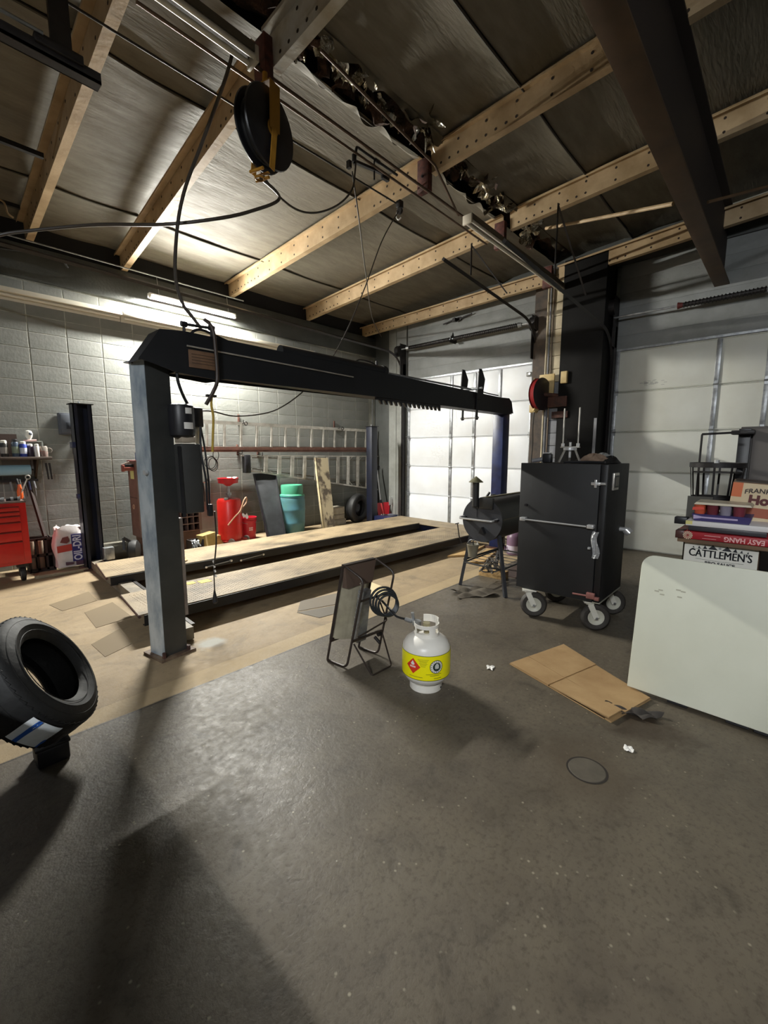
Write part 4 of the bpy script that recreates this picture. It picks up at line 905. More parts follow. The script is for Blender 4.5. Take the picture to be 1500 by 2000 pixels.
for x, h, c, l in ((2.20, .10, '#6d7897', 'pale blue spray can on top of the parts cabinet'), (2.30, .07, '#4a4a6a', 'short dark can on top of the parts cabinet')):
    t = thing('small_can', l, 'can', (x, 6.78, Z1+.012), group='cans on the parts cabinet')
    obj('body', MB().lathe([(.03, 0), (.03, h), (.02, h+.015)], 14), mk('smallcan'+c, c), t); obj('cap', MB().lathe([(.02, h+.01), (.02, h+.05), (.01, h+.055)], 12), mk('can_cap_grey', '#9a9aa8'), t)
t = thing('bench_clamp', 'red and black clamp sticking out left of the parts cabinet top', 'clamp', (2.10, 6.75, 1.30))
obj('jaw', MB().box(-.10, .03, -.03, .03, -.06, -.01, bev=.006).box(-.12, -.09, -.035, .035, -.07, .02, bev=.006), mk('clamp_red', '#86473d'), t)
obj('body', MB().box(-.09, .028, -.02, .02, -.01, .03, bev=.006), blacksteel, t); obj('arm', MB().bar((-.12, 0, .02), (-.02, 0, .06), .02, .02), mk('clamp_pale', '#a09088'), t)
# black polisher on floor
t = thing('floor_machine', 'black rounded machine with a grey hub on the floor left of the post', 'machine', (2.0, 6.55, 0))
obj('body', MB().lathe([(.0, .07), (.08, .07), (.14, .04), (.15, 0), (.14, -.05), (.08, -.08), (.0, -.08)], 24, T(0, 0, .152) @ R('Z', -30) @ R('Y', 90)), rubber, t)
obj('hub', MB().lathe([(.05, .075), (.05, .085), (.02, .09)], 16, T(0, 0, .152) @ R('Z', 150) @ R('Y', 90)), mk('hub_grey2', '#3f4656'), t)
obj('handle', MB().bar((-.03, 0, .26), (-.12, .02, .34), .05, .04).bar((-.12, .02, .34), (-.13, 0, .18), .03, .03), blacksteel, t)
tag(obj('low_block', MB().box(1.62, 2.08, 6.80, 7.17, 0, .20, bev=.008), mat('concrete_block_dull', '#6b675c', .8, col2='#57544a', scale=5)), 'low dull concrete ledge against the wall between rear post and cabinet', 'ledge')
# boxes right of the post on the floor
t = thing('tilted_carton', 'yellowish carton leaning at the foot of the parts cabinet', 'carton', (3.02, 6.50, .0), rot=(0, -.12, .2))
obj('body', MB().box(-.12, .12, -.08, .08, .0, .26, bev=.004), mat('carton_yellow', '#a08a52', .8, col2='#8a7445', scale=4), t); obj('tape', MB().box(-.075, -.05, -.082, -.079, 0, .262), mk('tape', '#c9b68a'), t)
t = thing('chrome_fittings_box', 'open dark box of bright fittings left of the yellowish carton', 'box', (2.80, 6.45, .0))
obj('box', MB().box(-.10, -.09, -.08, .08, 0, .2).box(.09, .10, -.08, .08, 0, .2).box(-.1, .1, .07, .08, 0, .2).box(-.1, .1, -.08, .08, 0, .01), dcr, t)
ff = MB()
for k in range(40): 
    x, y, z = random.uniform(-.07, .07), random.uniform(-.06, .05), random.uniform(.03, .17); ff.cyl((x, y, z), (x+random.uniform(-.03, .03), y+.02, z+.02), .012, n=6)
obj('fittings', ff, galv, t)['kind'] = 'stuff'
for x, z, s_, l in ((3.28, .0, .08, 'small tan wedge block left of the red oil drain'), (3.18, .0, .05, 'smaller pale wedge block beside the tan carton')):
    t = thing('wedge_block', l, 'block', (x, 6.72, z), group='wedge blocks on the floor')
    obj('block', MB().prism([(-s_, 0), (s_, 0), (s_*.5, s_*2), (-s_*.2, s_*2.1)], -.05, .05, R('X', 90)), woodm, t)
    obj('rubber_face', MB().box(-s_, s_, -.051, .051, .0, .012), rubber, t)
# red oil drain
od = thing('oil_drain_tank', 'red oil drain tank on wheels with a wide red funnel', 'oil drain', (3.52, 6.66, 0))
wpart('tank', MB().lathe([(.17, .07), (.19, .09), (.19, .70), (.17, .74), (.05, .76)], 32, T(3.50, 6.70, 0)), redp, od, 'tall red cylinder')
wpart('base_tray', MB().box(3.33, 3.72, 6.55, 6.86, .05, .075, bev=.006), mk('drain_base', '#8c1f18'), od)
for x, y in ((3.42, 6.52), (3.74, 6.62)):
    wpart('wheel', MB().lathe([(.02, -.02), (.05, -.02), (.055, 0), (.05, .02), (.02, .02)], 18, T(x, y, .056) @ R('Z', 35) @ R('Y', 90)), mk('wheel_grey', '#6e6660'), od)
wpart('pump_stem', MB().cyl((3.50, 6.7, .74), (3.50, 6.7, .97), .022).cyl((3.50, 6.7, .80), (3.50, 6.7, .84), .045), galv, od)
wpart('funnel', MB().lathe([(.03, .95), (.08, .985), (.155, 1.0), (.165, 1.08), (.158, 1.08), (.14, 1.01), (.0, 1.0)], 32, T(3.50, 6.70, 0)), mat('funnel_red', '#b31f2a', .35), od, 'wide red funnel pan')
wpart('funnel_rag', MB().grid(lambda u, v: (3.50+.12*u, 6.62+.12*v, 1.083+.012*math.sin(8*u)), 6, 4), paper, od)
wpart('gauge', MB().cyl((3.40, 6.60, .74), (3.40, 6.60, .77), .035), galv, od); wpart('sight_strip', MB().box(3.424, 3.444, 6.526, 6.536, .48, .66), blacksteel, od)
wpart('drain_hose', MB().tube(smooth_path([(3.36, 6.50, .34), (3.46, 6.47, .46), (3.56, 6.46, .56), (3.64, 6.47, .72), (3.70, 6.5, .76), (3.70, 6.5, .68), (3.58, 6.46, .58), (3.56, 6.46, .52)]), .011), mat('hose_tan', '#a78267', .6), od, 'tan hose')
wpart('paper_tag', MB().grid(lambda u, v: (3.58+.09*u+.03*v, 6.45, .50-.07*v+.02*math.sin(7*u)), 5, 5), mk('tag_white', '#dcdce6', .7), od)
# red bucket
bk = thing('red_bucket', 'red plastic bucket with white print beside the oil drain', 'bucket', (3.885, 6.82, 0))
obj('body', MB().lathe([(.125, 0), (.13, .01), (.15, .36), (.157, .365), (.157, .385), (.146, .385), (.12, .03), (0, .03)], 32), mat('bucket_red', '#b3182a', .4), bk)
obj('rim_rib', MB().torus(.152, .005, T(0, 0, .33), 32, 6), mat('bucket_red', '#b3182a', .4), bk)
obj('handle', MB().tube([(.155*math.cos(a), .155*math.sin(a)*.9, .33-.05*abs(math.sin(a))) for a in [PI+PI*k/12 for k in range(13)]], .004, 6), galv, bk)
for k in range(2):
    for q in range(4): obj('print_mark', MB().box(-.006, .006, -.001, .001, -.012, .012, M=R('Z', 252+q*7) @ T(.1415+.004*(1-k), 0, .21-.034*k) @ R('Z', 90)), mk('print_white', '#e4c9c9'), bk)
t = thing('wood_offcut', 'short pale board lying in front of the red bucket', 'board', (3.98, 6.52, 0))
obj('board', MB().box(-.13, .13, -.05, .05, 0, .035, M=R('Z', 12), bev=.003), woodm, t); obj('end_grain', MB().box(.1305, .132, -.048, .048, .002, .033, M=R('Z', 12)), mk('end_grain', '#8b6d44'), t)
# black ramp leaning
t = thing('black_ramp', 'black steel ramp leaning on the block wall left of the teal barrel', 'ramp', (4.3, 6.8, 0))
wpart('plate', MB().hexa([(4.08, 6.52, .02), (4.42, 6.50, .02), (4.42, 6.52, .03), (4.08, 6.54, .03)], [(4.20, 7.10, 1.10), (4.66, 7.10, 1.10), (4.66, 7.12, 1.11), (4.20, 7.12, 1.11)]), mat('ramp_black', '#16181a', .55, col2='#2a2c2f', scale=4, thr=(.4, .7)), t)
wpart('side_lip', MB().bar((4.085, 6.50, .03), (4.205, 7.09, 1.10), .012, .04, Vector((0, -1, 0))), blacksteel, t); wpart('side_lip', MB().bar((4.415, 6.48, .03), (4.655, 7.09, 1.10), .012, .04, Vector((0, -1, 0))), blacksteel, t)
wpart('foot_lip', MB().box(4.07, 4.44, 6.44, 6.53, 0, .05, bev=.005), blacksteel, t)
# barrel
br = thing('rain_barrel', 'teal plastic barrel with a green lid', 'barrel', (4.80, 6.78, 0))
tealm = mat('barrel_teal', '#48798a', .5, col2='#47706f', scale=3, bump=.03)
obj('body', MB().lathe([(0.196, 0), (0.213, .03), (0.226, .18), (0.230, .20), (0.224, .22), (0.235, .42), (0.241, .44), (0.235, .46), (0.237, .60), (0.228, .68), (0.217, .70)], 40), tealm, br)
obj('lid', MB().lathe([(0.228, .690), (0.231, .71), (0.200, .73), (0.202, .875), (0.193, .895), (0.165, .885), (.0, .88)], 40), mat('lid_green', '#3b8568', .45, col2='#469476', scale=3), br, 'bright green lid')
obj('clamp_ring', MB().torus(.226, .01, T(0, 0, .685), 40, 6), mk('ring_teal', '#2d6a70'), br)
# plank
t = thing('weathered_plank', 'stained weathered plank leaning against the stepladder', 'plank', (5.4, 6.7, 0))
wpart('board', MB().hexa([(5.30, 6.50, .0), (5.61, 6.50, .0), (5.61, 6.54, .0), (5.30, 6.54, .0)], [(5.50, 6.96, 1.39), (5.83, 6.96, 1.38), (5.83, 7.00, 1.38), (5.50, 7.00, 1.39)]), mat('plank_stained', '#a3967a', .8, col2='#4d4337', scale=6, stretch=(1, 1, .6), thr=(.47, .58), bump=.2), t)
wpart('edge_batten', MB().bar((5.302, 6.50, .02), (5.505, 6.96, 1.38), .012, .012, Vector((0, -1, 0))), mk('batten_pale', '#c9b88f', .8), t)
# pale blocks
for z, x, w_, y, hh, l in ((0, 5.95, .34, 6.86, .12, 'bottom pale concrete block of the short stack'), (.122, 5.93, .30, 6.86, .10, 'middle pale concrete block of the short stack'), (.224, 5.91, .34, 6.86, .15, 'top pale concrete block of the short stack')):
    t = thing('concrete_block', l, 'block', (x, y, z), group='pale blocks right of the plank')
    obj('body', MB().box(-w_/2, w_/2, -.12, .12, 0, hh, bev=.012), mat('pale_block', '#a79f8e', .85, col2='#938b7b', scale=7, bump=.2), t)
    obj('chipped_edge', MB().box(-w_/2+.01, w_/2-.05, -.124, -.118, hh-.03, hh-.005, bev=.002), mk('block_chip', '#8d8475', .9), t)
# dark tyres
def tyre_prof(Ro, Ri, w):
    return [(Ri, -w*.36), (Ri+.012, -w*.42), (Ri+(Ro-Ri)*.45, -w*.52), (Ro-.035, -w*.46), (Ro-.008, -w*.38), (Ro, -w*.30), (Ro+.002, 0), (Ro, w*.30), (Ro-.008, w*.38), (Ro-.035, w*.46), (Ri+(Ro-Ri)*.45, w*.52), (Ri+.012, w*.42), (Ri, w*.36), (Ri+.012, w*.33), (Ro-.035, w*.40), (Ro-.02, w*.2), (Ro-.018, 0), (Ro-.02, -w*.2), (Ro-.035, -w*.40), (Ri+.012, -w*.33), (Ri, -w*.36)]
for k, (x, y, R_, l) in enumerate(((6.46, 6.74, .31, 'dark tyre standing against the wall left of the far post'), (6.66, 7.03, .27, 'smaller dark tyre half hidden behind the first, near the far post'))):
    t = thing('stored_tyre', l, 'tyre', (x, y, R_*.98), rot=(math.radians(-86), 0, math.radians(12)), group='tyres by the far post')
    obj('casing', MB().lathe(tyre_prof(R_, R_*.55, .17), 40, cap=False), rubber, t)
    obj('wheel', MB().lathe([(.0, .02), (R_*.3, .01), (R_*.5, .05), (R_*.56, .07)], 24), mk('wheel_dark', '#2b2b2d'), t)
# shovel and red pan in the corner
t = thing('snow_shovel', 'red snow shovel standing in the corner by the door', 'shovel', (7.1, 6.65, 0))
wpart('blade', MB().grid(lambda u, v: (6.98+.42*u, 6.60+.10*v+.05*math.sin(PI*u), .02+.34*v), 10, 6), mat('shovel_red', '#b3202b', .4), t)
wpart('blade_rib', MB().bar((7.19, 6.655, .03), (7.2, 6.745, .35), .03, .02), mk('rib_red', '#d8504f'), t)
wpart('shaft', MB().cyl((7.2, 6.75, .33), (7.27, 6.93, 1.08), .016), mat('shaft_grey', '#6c6c6c', .5), t)
wpart('socket', MB().bar((7.19, 6.735, .26), (7.205, 6.77, .42), .06, .03), blacksteel, t)
wpart('grip', MB().tube(rounded([(7.27, 6.93, 1.06), (7.20, 6.93, 1.13), (7.21, 6.94, 1.18), (7.34, 6.94, 1.18), (7.35, 6.93, 1.13), (7.27, 6.93, 1.06)], .02), .011), blacksteel, t)
t = thing('garden_fork', 'small silver fork head standing in the corner behind the red shovel', 'fork', (7.36, 6.62, .3))
for k in range(4): obj('tine', MB().tube(smooth_path([(-.03+.025*k, 0, 0), (-.035+.03*k, -.02, .10), (-.03+.035*k, -.01, .20)]), .006, 6), chrome, t)
obj('handle', MB().cyl((.01, 0, 0), (.0, .02, -.29), .013), darksteel, t)
t = thing('blue_crate', 'low blue crate with rags on the floor behind the far post', 'crate', (7.07, 6.45, 0))
obj('body', MB().box(-.17, .24, -.10, .10, 0, .10, bev=.006), mat('crate_blue', '#3a4a86', .5, col2='#2d3a6c', scale=4), t); obj('rim', MB().box(-.18, .25, -.11, .11, .10, .112, bev=.003), mk('crate_rim', '#8f96ad'), t)
tag(obj('crumpled_rag', MB().grid(lambda u, v: (6.93+.14*u, 6.41+.10*v, .118+.03*abs(math.sin(7*u)*math.cos(6*v))), 10, 8), mk('rag_pale', '#9d948c', .9)), 'crumpled pale rag on the blue crate', 'rag')
# pipe at the corner of the wall
tag(obj('wall_pipe', MB().cyl((7.36, 7.17, 0), (7.36, 7.17, 3.55), .012).cyl((7.30, 7.17, 1.9), (7.38, 7.17, 1.9), .018), mk('pipe_dark', '#4e4e4c')), 'thin grey pipe running down the corner of the block wall', 'pipe')
# red hose reel on the pier
rr = thing('hose_reel', 'red hose reel with yellow bracket on the pier beside the bright door', 'hose reel', (7.02, 3.02, 2.4))
Mx = T(6.86, 2.98, 2.40) @ R('Z', -100) @ R('Y', 90)
dr = mat('reel_red', '#7b1f22', .4, col2='#5f1719', scale=4); bri = mat('reel_bracket_cream', '#cdb47e', .5, col2='#b09660', scale=4)
rd_ = wpart('drum_disc', MB().lathe([(.02, .045), (.235, .04), (.25, .03), (.235, .02), (.02, .03)], 36, Mx), mat('reel_dark', '#2c2122', .5), rr)
wpart('drum_disc', MB().lathe([(.02, -.04), (.235, -.045), (.25, -.055), (.235, -.065), (.02, -.05)], 36, Mx), dr, rr)
hs = MB()
for k in range(3): hs.torus(.225, .013, Mx @ T(0, 0, -.028+.024*k), 36, 6)
wpart('wound_hose', hs, mat('hose_red', '#9c2b2c', .5), rr)
wpart('axle', MB().cyl((6.86, 2.98, 2.40), (7.05, 2.78, 2.38), .03), rust, rr)
wpart('wall_plate', MB().box(7.0, 7.03, 2.84, 3.08, 2.42, 2.72, bev=.005), bri, rr); wpart('outer_plate', MB().box(6.84, 7.0, 3.09, 3.10, 2.12, 2.66, bev=.004), bri, rr)
wpart('hose_guide', MB().box(6.78, 6.90, 3.03, 3.13, 2.12, 2.24, bev=.01).cyl((6.77, 3.06, 2.17), (6.86, 3.02, 2.17), .03), bri, rr)
wpart('rusty_mount', MB().box(6.98, 7.02, 2.62, 2.92, 2.20, 2.36, bev=.006).box(6.99, 7.02, 2.60, 2.85, 2.03, 2.13, bev=.006), rust, rr)
wpart('hanging_hose', MB().tube(smooth_path([(6.80, 3.05, 2.16), (6.79, 3.06, 1.9), (6.81, 3.06, 1.6), (6.80, 3.07, 1.3), (6.8, 3.08, .9)]), .012), hosem, rr)
t = thing('cream_switch_box', 'cream junction box on the pier next to the red reel', 'electrical box', (7.0, 2.68, 2.64))
obj('box', MB().box(-.03, .015, -.05, .05, -.09, .09, bev=.006), bri, t); obj('cover', MB().box(-.036, -.03, -.042, .042, -.08, .08), bri, t)
t = thing('door_sensor', 'small grey sensor bracket at the top right of the bright door', 'sensor', (7.38, 3.42, 2.82))
obj('body', MB().box(-.05, .03, -.06, .04, -.04, .03, bev=.006), mk('sensor_grey', '#6c6c66'), t); obj('lens', MB().cyl((-.06, -.02, 0), (-.05, -.02, 0), .02), chrome, t)

# ================================================================ FOREGROUND
# big tyre at the left on a low stand
tn = Vector((.749, -.392, .534)).normalized(); tcn = Vector((.305, 2.56, .422))
ty = thing('car_tyre', 'large black tyre with a white and blue sticker, tilted at the left edge', 'tyre', tuple(tcn))
Mt = tn.to_track_quat('Z', 'Y').to_matrix().to_4x4()
RO, RI, WD = .305, .175, .225
tyrem = mat('tyre_black', '#0d0d0d', .72, col2='#151515', scale=9, bump=.12, rrough=.6)
obj('casing', MB().lathe(tyre_prof(RO, RI, WD), 72, Mt, cap=False), tyrem, ty)
for k in range(-2, 3):     # tread ribs: blocks round the crown
    for q in range(60):
        if k in (-2, 2) or q % 1 == 0:
            pass
tb = MB()
for k in range(-2, 3):
    for q in range(56):
        a = 2*PI*(q+(.5 if k % 2 else 0))/56; z0 = k*.034-.014
        Mb = Mt @ R('Z', math.degrees(a)) @ T(RO-.004-.003*abs(k), 0, k*.034) @ Matrix.Rotation(.12*k, 4, 'X')
        tb.box(-.003, .007, -.0155, .0155, -.0145, .0145, Mb)
o = obj('tread_blocks', tb, tyrem, ty, smooth=False)
for rr_, z in ((.268, .104), (.2335, .117), (.205, .110)): obj('sidewall_ridge', MB().torus(rr_, .0018, Mt @ T(0, 0, z), 64, 5), tyrem, ty)
# sticker position: the tread where it faces down towards the camera
def tread_pt(a, z, r): return Mt @ Vector((r*math.cos(a), r*math.sin(a), z))
best = max((Vector((-.18, -.90, -.40)).dot((Mt.to_3x3() @ Vector((math.cos(a), math.sin(a), 0)))), a) for a in [k*.02 for k in range(315)])[1]
ST = best
SGN = 1 if (Mt @ Vector((math.cos(ST+.3), math.sin(ST+.3), 0))).x < (Mt @ Vector((math.cos(ST-.3), math.sin(ST-.3), 0))).x else -1
def patch(a0, a1, z0, z1, r): return MB().grid(lambda u, v: tread_pt(a0+(a1-a0)*u, z0+(z1-z0)*v, r+.0012*math.sin(9*u+7*v)), 10, 6)
obj('sticker', patch(ST-.25, ST+.25, -.058, .066, RO+.009), mat('sticker_white', '#f0f4f6', .4, col2='#d8dedd', scale=8), ty, 'white and blue paper sticker')
obj('sticker_band', patch(ST-.15 if SGN < 0 else ST+.08, ST-.08 if SGN < 0 else ST+.15, -.058, .066, RO+.0108), mat('sticker_blue', '#2c5aa8', .5), ty)
obj('sticker_band', patch(*((ST+.21, ST+.25) if SGN < 0 else (ST-.25, ST-.21)), -.058, -.01, RO+.0108), mat('sticker_blue', '#2c5aa8', .5), ty)
obj('inner_flap', MB().grid(lambda u, v: tread_pt(2.9+.7*u, -.10+.16*v, RO-.03-.02*v), 8, 6), mat('inner_liner', '#3a3a3a', .45), ty)
st = thing('tyre_stand', 'low dark block propping up the large tyre', 'stand', (.35, 2.54, 0))
obj('block', MB().box(-.08, .05, -.06, .07, 0, .09, bev=.01), blacksteel, st); obj('top_pad', MB().box(-.085, .055, -.065, .075, .09, .105, bev=.005), rubber, st)
st2 = thing('stored_tyre', 'dark tyre lying behind the sticker tyre, mostly out of frame', 'tyre', (-.42, 2.9, .125))
obj('casing', MB().lathe(tyre_prof(.33, .19, .23), 48, cap=False), tyrem, st2)
obj('inner_bead', MB().torus(.19, .008, T(0, 0, .08), 40, 6), tyrem, st2)

# propane radiant heater
ht = thing('radiant_heater', 'tall black tube-framed propane heater seen from behind, hose coil on it', 'heater', (2.07, 2.2, 0))
fr = mat('heater_frame', '#2f2722', .45, metal=.2, col2='#3d322b', scale=10)
A = Vector((1.915, 2.329, .009)); B = Vector((1.932, 2.140, .009)); dx = Vector((.300, -.015, 0))
TL = Vector((2.000, 2.240, .715)); TLb = Vector((2.040, 2.075, .625))
for s_, d in (('l', Vector()), ('r', dx)):
    wpart('side_frame', MB().tube(rounded([A+d, B+d, TLb+d, TL+d, A+d+Vector((0, 0, .001))], .045, 6)[0:], .0085, 8), fr, ht)
up1 = (TL-A)
p0 = A+up1*.20
wpart('bottom_rail', MB().bar(p0, p0+dx, .012, .012), fr, ht)
wpart('back_rail', MB().bar(B+(TLb-B)*.30, B+(TLb-B)*.30+dx, .014, .014).bar(B+(TLb-B)*.76, B+(TLb-B)*.76+dx, .012, .012), fr, ht)
# reflector: side flanges, back shell, top
sh_ = mat('heater_shell', '#b5ad97', .45, metal=.1, col2='#948c78', scale=6)
fwd = Vector((-.03, .02, 0)); nrm = Vector((0, -1, -.1)).normalized()
q0 = A+up1*.22; q1 = A+up1*.985
wpart('front_rim', MB().bar(q0, q1, .012, .02).bar(q0+dx, q1+dx, .012, .02).bar(q1, q1+dx, .02, .03, nrm).bar(q0, q0+dx, .02, .02, nrm), fr, ht)
wpart('reflector', MB().hexa([q0+Vector((.01, 0, 0)), q0+dx-Vector((.01, 0, 0)), q0+dx*.72+nrm*.09, q0+dx*.42+nrm*.09], [q1+Vector((.01, 0, 0)), q1+dx-Vector((.01, 0, 0)), q1+dx*.72+nrm*.04-up1*.18, q1+dx*.42+nrm*.04-up1*.18]), sh_, ht, 'dull metal reflector shell')
wpart('burner_box', MB().hexa([q0+dx*.36+nrm*.10, q0+dx*.64+nrm*.10, q0+dx*.64+nrm*.155, q0+dx*.36+nrm*.155], [q0+up1*.52+dx*.36+nrm*.08, q0+up1*.52+dx*.64+nrm*.08, q0+up1*.52+dx*.62+nrm*.13, q0+up1*.52+dx*.38+nrm*.13]), galv, ht)
wpart('top_shield', MB().hexa([q1+nrm*.01, q1+dx+nrm*.01, q1+dx+nrm*.02-up1*.0, q1+nrm*.02], [q1-up1*.22+dx*.05+nrm*.012, q1-up1*.22+dx*.95+nrm*.012, q1-up1*.22+dx*.9+nrm*.05, q1-up1*.22+dx*.1+nrm*.05]), mat('heater_brown', '#5b4a40', .5), ht)
gd = MB()
for k in range(12):
    c = q0+up1*(.04+.05*k)+dx*.36+nrm*.085; gd.tube(smooth_path([c, c+Vector((.012, -.02, .018)), c+Vector((-.008, -.03, .036)), c+up1*.05]), .003, 5)
wpart('braided_wire', gd, alu, ht)
# rear kick stand and upper handle
G = Vector((2.166, 1.932, .008)); H = Vector((1.972, 1.934, .008)); pl = B+(TLb-B)*.26; pr = pl+dx
wpart('rear_stand', MB().tube(rounded([pl+dx*.08, H, G, pr], .02), .006, 8), fr, ht)
wpart('swing_handle', MB().tube(rounded([pl+dx*.15+Vector((0, -.02, .05)), pr+Vector((.02, -.03, .10)), B+(TLb-B)*.74+dx*.55+Vector((0, -.02, 0)), B+(TLb-B)*.76+dx*.5], .02), .006, 8), fr, ht)
wpart('valve', MB().cyl(pl+dx*.75+Vector((0, 0, -.01)), pl+dx*.75+Vector((0, -.05, -.04)), .012).cyl(pl+dx*.85, pl+dx*.95, .015), darksteel, ht)
cc = Vector((2.19, 2.03, .45))
for k in range(4): wpart('hose_coil', MB().torus(.098-.008*k, .0085, Matrix.Translation(cc+Vector((.006*k, -.010*k, -.010*k))) @ R('Z', -28) @ R('X', 80), 32, 8), mat('gas_hose', '#25282a', .4), ht, 'coiled black gas hose')
# gas cylinder
gt = thing('gas_cylinder', 'white propane cylinder with a yellow warning band, in the middle of the floor', 'gas cylinder', (2.135, 1.605, 0))
cylm = mat('cylinder_white', '#f3efe6', .35, col2='#e6e1d6', scale=4)
cyl_y = mat('label_bright_yellow', '#fff404', .4); lblack = mat('label_black', '#23352e', .5)
obj('foot_ring', MB().lathe([(.100, .0), (.104, .0), (.104, .045), (.100, .045)], 40), cylm, gt)
obj('foot_hole', MB().lathe([(0, 0), (.007, 0), (.007, .002), (0, .002)], 10, T(.0, 0, 0) @ R('Z', -78) @ T(.1045, 0, .016) @ R('Y', 90)), blacksteel, gt)
obj('tank', MB().lathe([(0, .035), (.08, .04), (.125, .065), (.148, .10), (.153, .13), (.153, .255), (.150, .285), (.132, .318), (.10, .342), (.06, .355), (0, .358)], 56), cylm, gt)
lab = obj('label_band', MB().lathe([(.1538, .112), (.1545, .122), (.1545, .258), (.1538, .268)], 56, cap=False), cyl_y, gt, 'bright yellow warning label')
for z in (.1115, .2685): obj('label_border', MB().lathe([(.1542, z-.0018), (.1542, z+.0018)], 56, cap=False), mk('border_olive', '#6b6a1e'), gt)
vd = math.atan2(-1.605, -2.135)         # direction towards the viewer's side of the floor
def cylpt(a, z, r=.1555): return Vector((r*math.cos(a), r*math.sin(a), z))
def cyl_poly(name, pts, m_, r, parent):   # flat print wrapped on the cylinder; pts in metres along the arc and height
    b_ = MB(); cx = sum(p[0] for p in pts)/len(pts); cz = sum(p[1] for p in pts)/len(pts)
    out = []; 
    for i in range(len(pts)):
        p, q = pts[i], pts[(i+1) % len(pts)]
        for k in range(6): out.append((p[0]+(q[0]-p[0])*k/6, p[1]+(q[1]-p[1])*k/6))
    f = lambda s, z: cylpt(vd+s/r, z, r)
    for lev in range(4):
        t0, t1 = lev/4, (lev+1)/4
        R0 = [b_.b.verts.new(f(cx+(p[0]-cx)*t0, cz+(p[1]-cz)*t0)) for p in out]; R1 = [b_.b.verts.new(f(cx+(p[0]-cx)*t1, cz+(p[1]-cz)*t1)) for p in out]
        for i in range(len(out)):
            try: b_.b.faces.new((R0[i], R0[(i+1) % len(out)], R1[(i+1) % len(out)], R1[i]))
            except ValueError: pass
    bmesh.ops.remove_doubles(b_.b, verts=b_.b.verts[:], dist=1e-6)
    return obj(name, b_, m_, parent)
def ctext(s, size, ds, z, m_, r=.1560, bold=.0004, tilt=0):
    a = vd+ds/r
    Mx = frame(cylpt(a, z, r), (-math.sin(a), math.cos(a), 0), (0, 0, 1)) @ R('Z', tilt)
    return text('lettering', s, size, m_, Mx, lab, bold=bold, ext=.0002, bend=r)
drd = mk('diamond_red', '#dd3b22')
cyl_poly('hazard_diamond', [(-.083, .148), (-.034, .196), (-.083, .248), (-.132, .196)], drd, .1552, lab)
o_f = [(-.094, .204), (-.078, .204), (-.072, .213), (-.078, .222), (-.086, .234), (-.092, .222), (-.10, .213)]
cyl_poly('flame_mark', o_f, paper, .1557, lab)
cyl_poly('flame_text_bar', [(-.106, .188), (-.066, .188), (-.066, .199), (-.106, .199)], mk('diamond_pale', '#f2c9c0'), .1557, lab)
cyl_poly('emblem', [(.066+.043*math.cos(k*PI/10), .200+.043*math.sin(k*PI/10)) for k in range(20)], lblack, .1552, lab)
cyl_poly('emblem_ring', [(.066+.039*math.cos(k*PI/10), .200+.039*math.sin(k*PI/10)) for k in range(20)], paper, .1556, lab)
cyl_poly('emblem_disc', [(.068+.026*math.cos(k*PI/10), .200+.028*math.sin(k*PI/10)) for k in range(20)], lblack, .1560, lab)
for k in range(16):
    aa = k*PI/8; cyl_poly('emblem_tick', [(.066+rr3*math.cos(aa+dd), .200+rr3*math.sin(aa+dd)) for rr3, dd in ((.0295, -.07), (.0295, .07), (.0360, .06), (.0360, -.06))], lblack, .1558, lab)
cyl_poly('emblem_tank', [(.056, .192), (.060, .188), (.078, .188), (.082, .192), (.082, .210), (.077, .216), (.076, .221), (.063, .221), (.062, .216), (.056, .210)], mk('emblem_grey', '#c9ccc4'), .1564, lab)
ink = mk('label_ink_olive', '#8a8420')
for k, wd_ in enumerate((.070, .058, .044, .052, .040, .03)):
    cyl_poly('print_line', [(-.026-wd_/2+.008, .245-.0085*k), (-.026+wd_/2+.008, .245-.0085*k), (-.026+wd_/2+.008, .2475-.0085*k), (-.026-wd_/2+.008, .2475-.0085*k)], ink, .1552, lab)
for z, a, b in ((.152, .0, .10), (.143, .025, .085), (.13, -.11, -.02), (.125, .05, .10)):
    cyl_poly('print_line', [(a, z), (b, z), (b, z+.003), (a, z+.003)], mk('label_ink_dark', '#6b6a1e'), .1552, lab)
# collar guard with window openings
cg = MB(); r0 = .076
def cseg(a0, a1, z0, z1): cg.lathe([(r0, z0), (r0+.004, z0), (r0+.004, z1), (r0, z1), (r0, z0)], 14, a0=math.radians(a0), a1=math.radians(a1), cap=False)
vdg = math.degrees(vd)
cseg(vdg-150, vdg+150, .345, .372); cseg(vdg-100, vdg+100, .405, .428); cseg(vdg+100, vdg+195, .405, .452)
for a, b in ((-64, -52), (15, 44), (100, 130), (-110, -95)): cseg(vdg+a, vdg+b, .372, .405)
obj('collar', cg, cylm, gt, 'white collar guard')
obj('valve', MB().cyl((0, 0, .355), (0, 0, .405), .018).cyl((0, 0, .405), (0, 0, .425), .024, n=8).cyl((0, 0, .385), (-.045, .06, .385), .012), mk('brass_dull', '#8f8768'), gt)
obj('regulator', MB().cyl((-.02, .065, .40), (-.02, .065, .425), .03, n=18).cyl((-.02, .10, .41), (-.03, .15, .415), .014).cyl((-.01, .10, .42), (-.02, .10, .47), .011), galv, gt)
tag(obj('gas_hose', MB().tube(smooth_path([(2.105, 1.755, .415), (2.13, 1.85, .40), (2.20, 1.95, .385), (2.24, 2.05, .40), (2.235, 2.09, .43)], 6), .008), mat('gas_hose', '#25282a', .4)), 'black gas hose linking the heater to the white cylinder', 'hose')

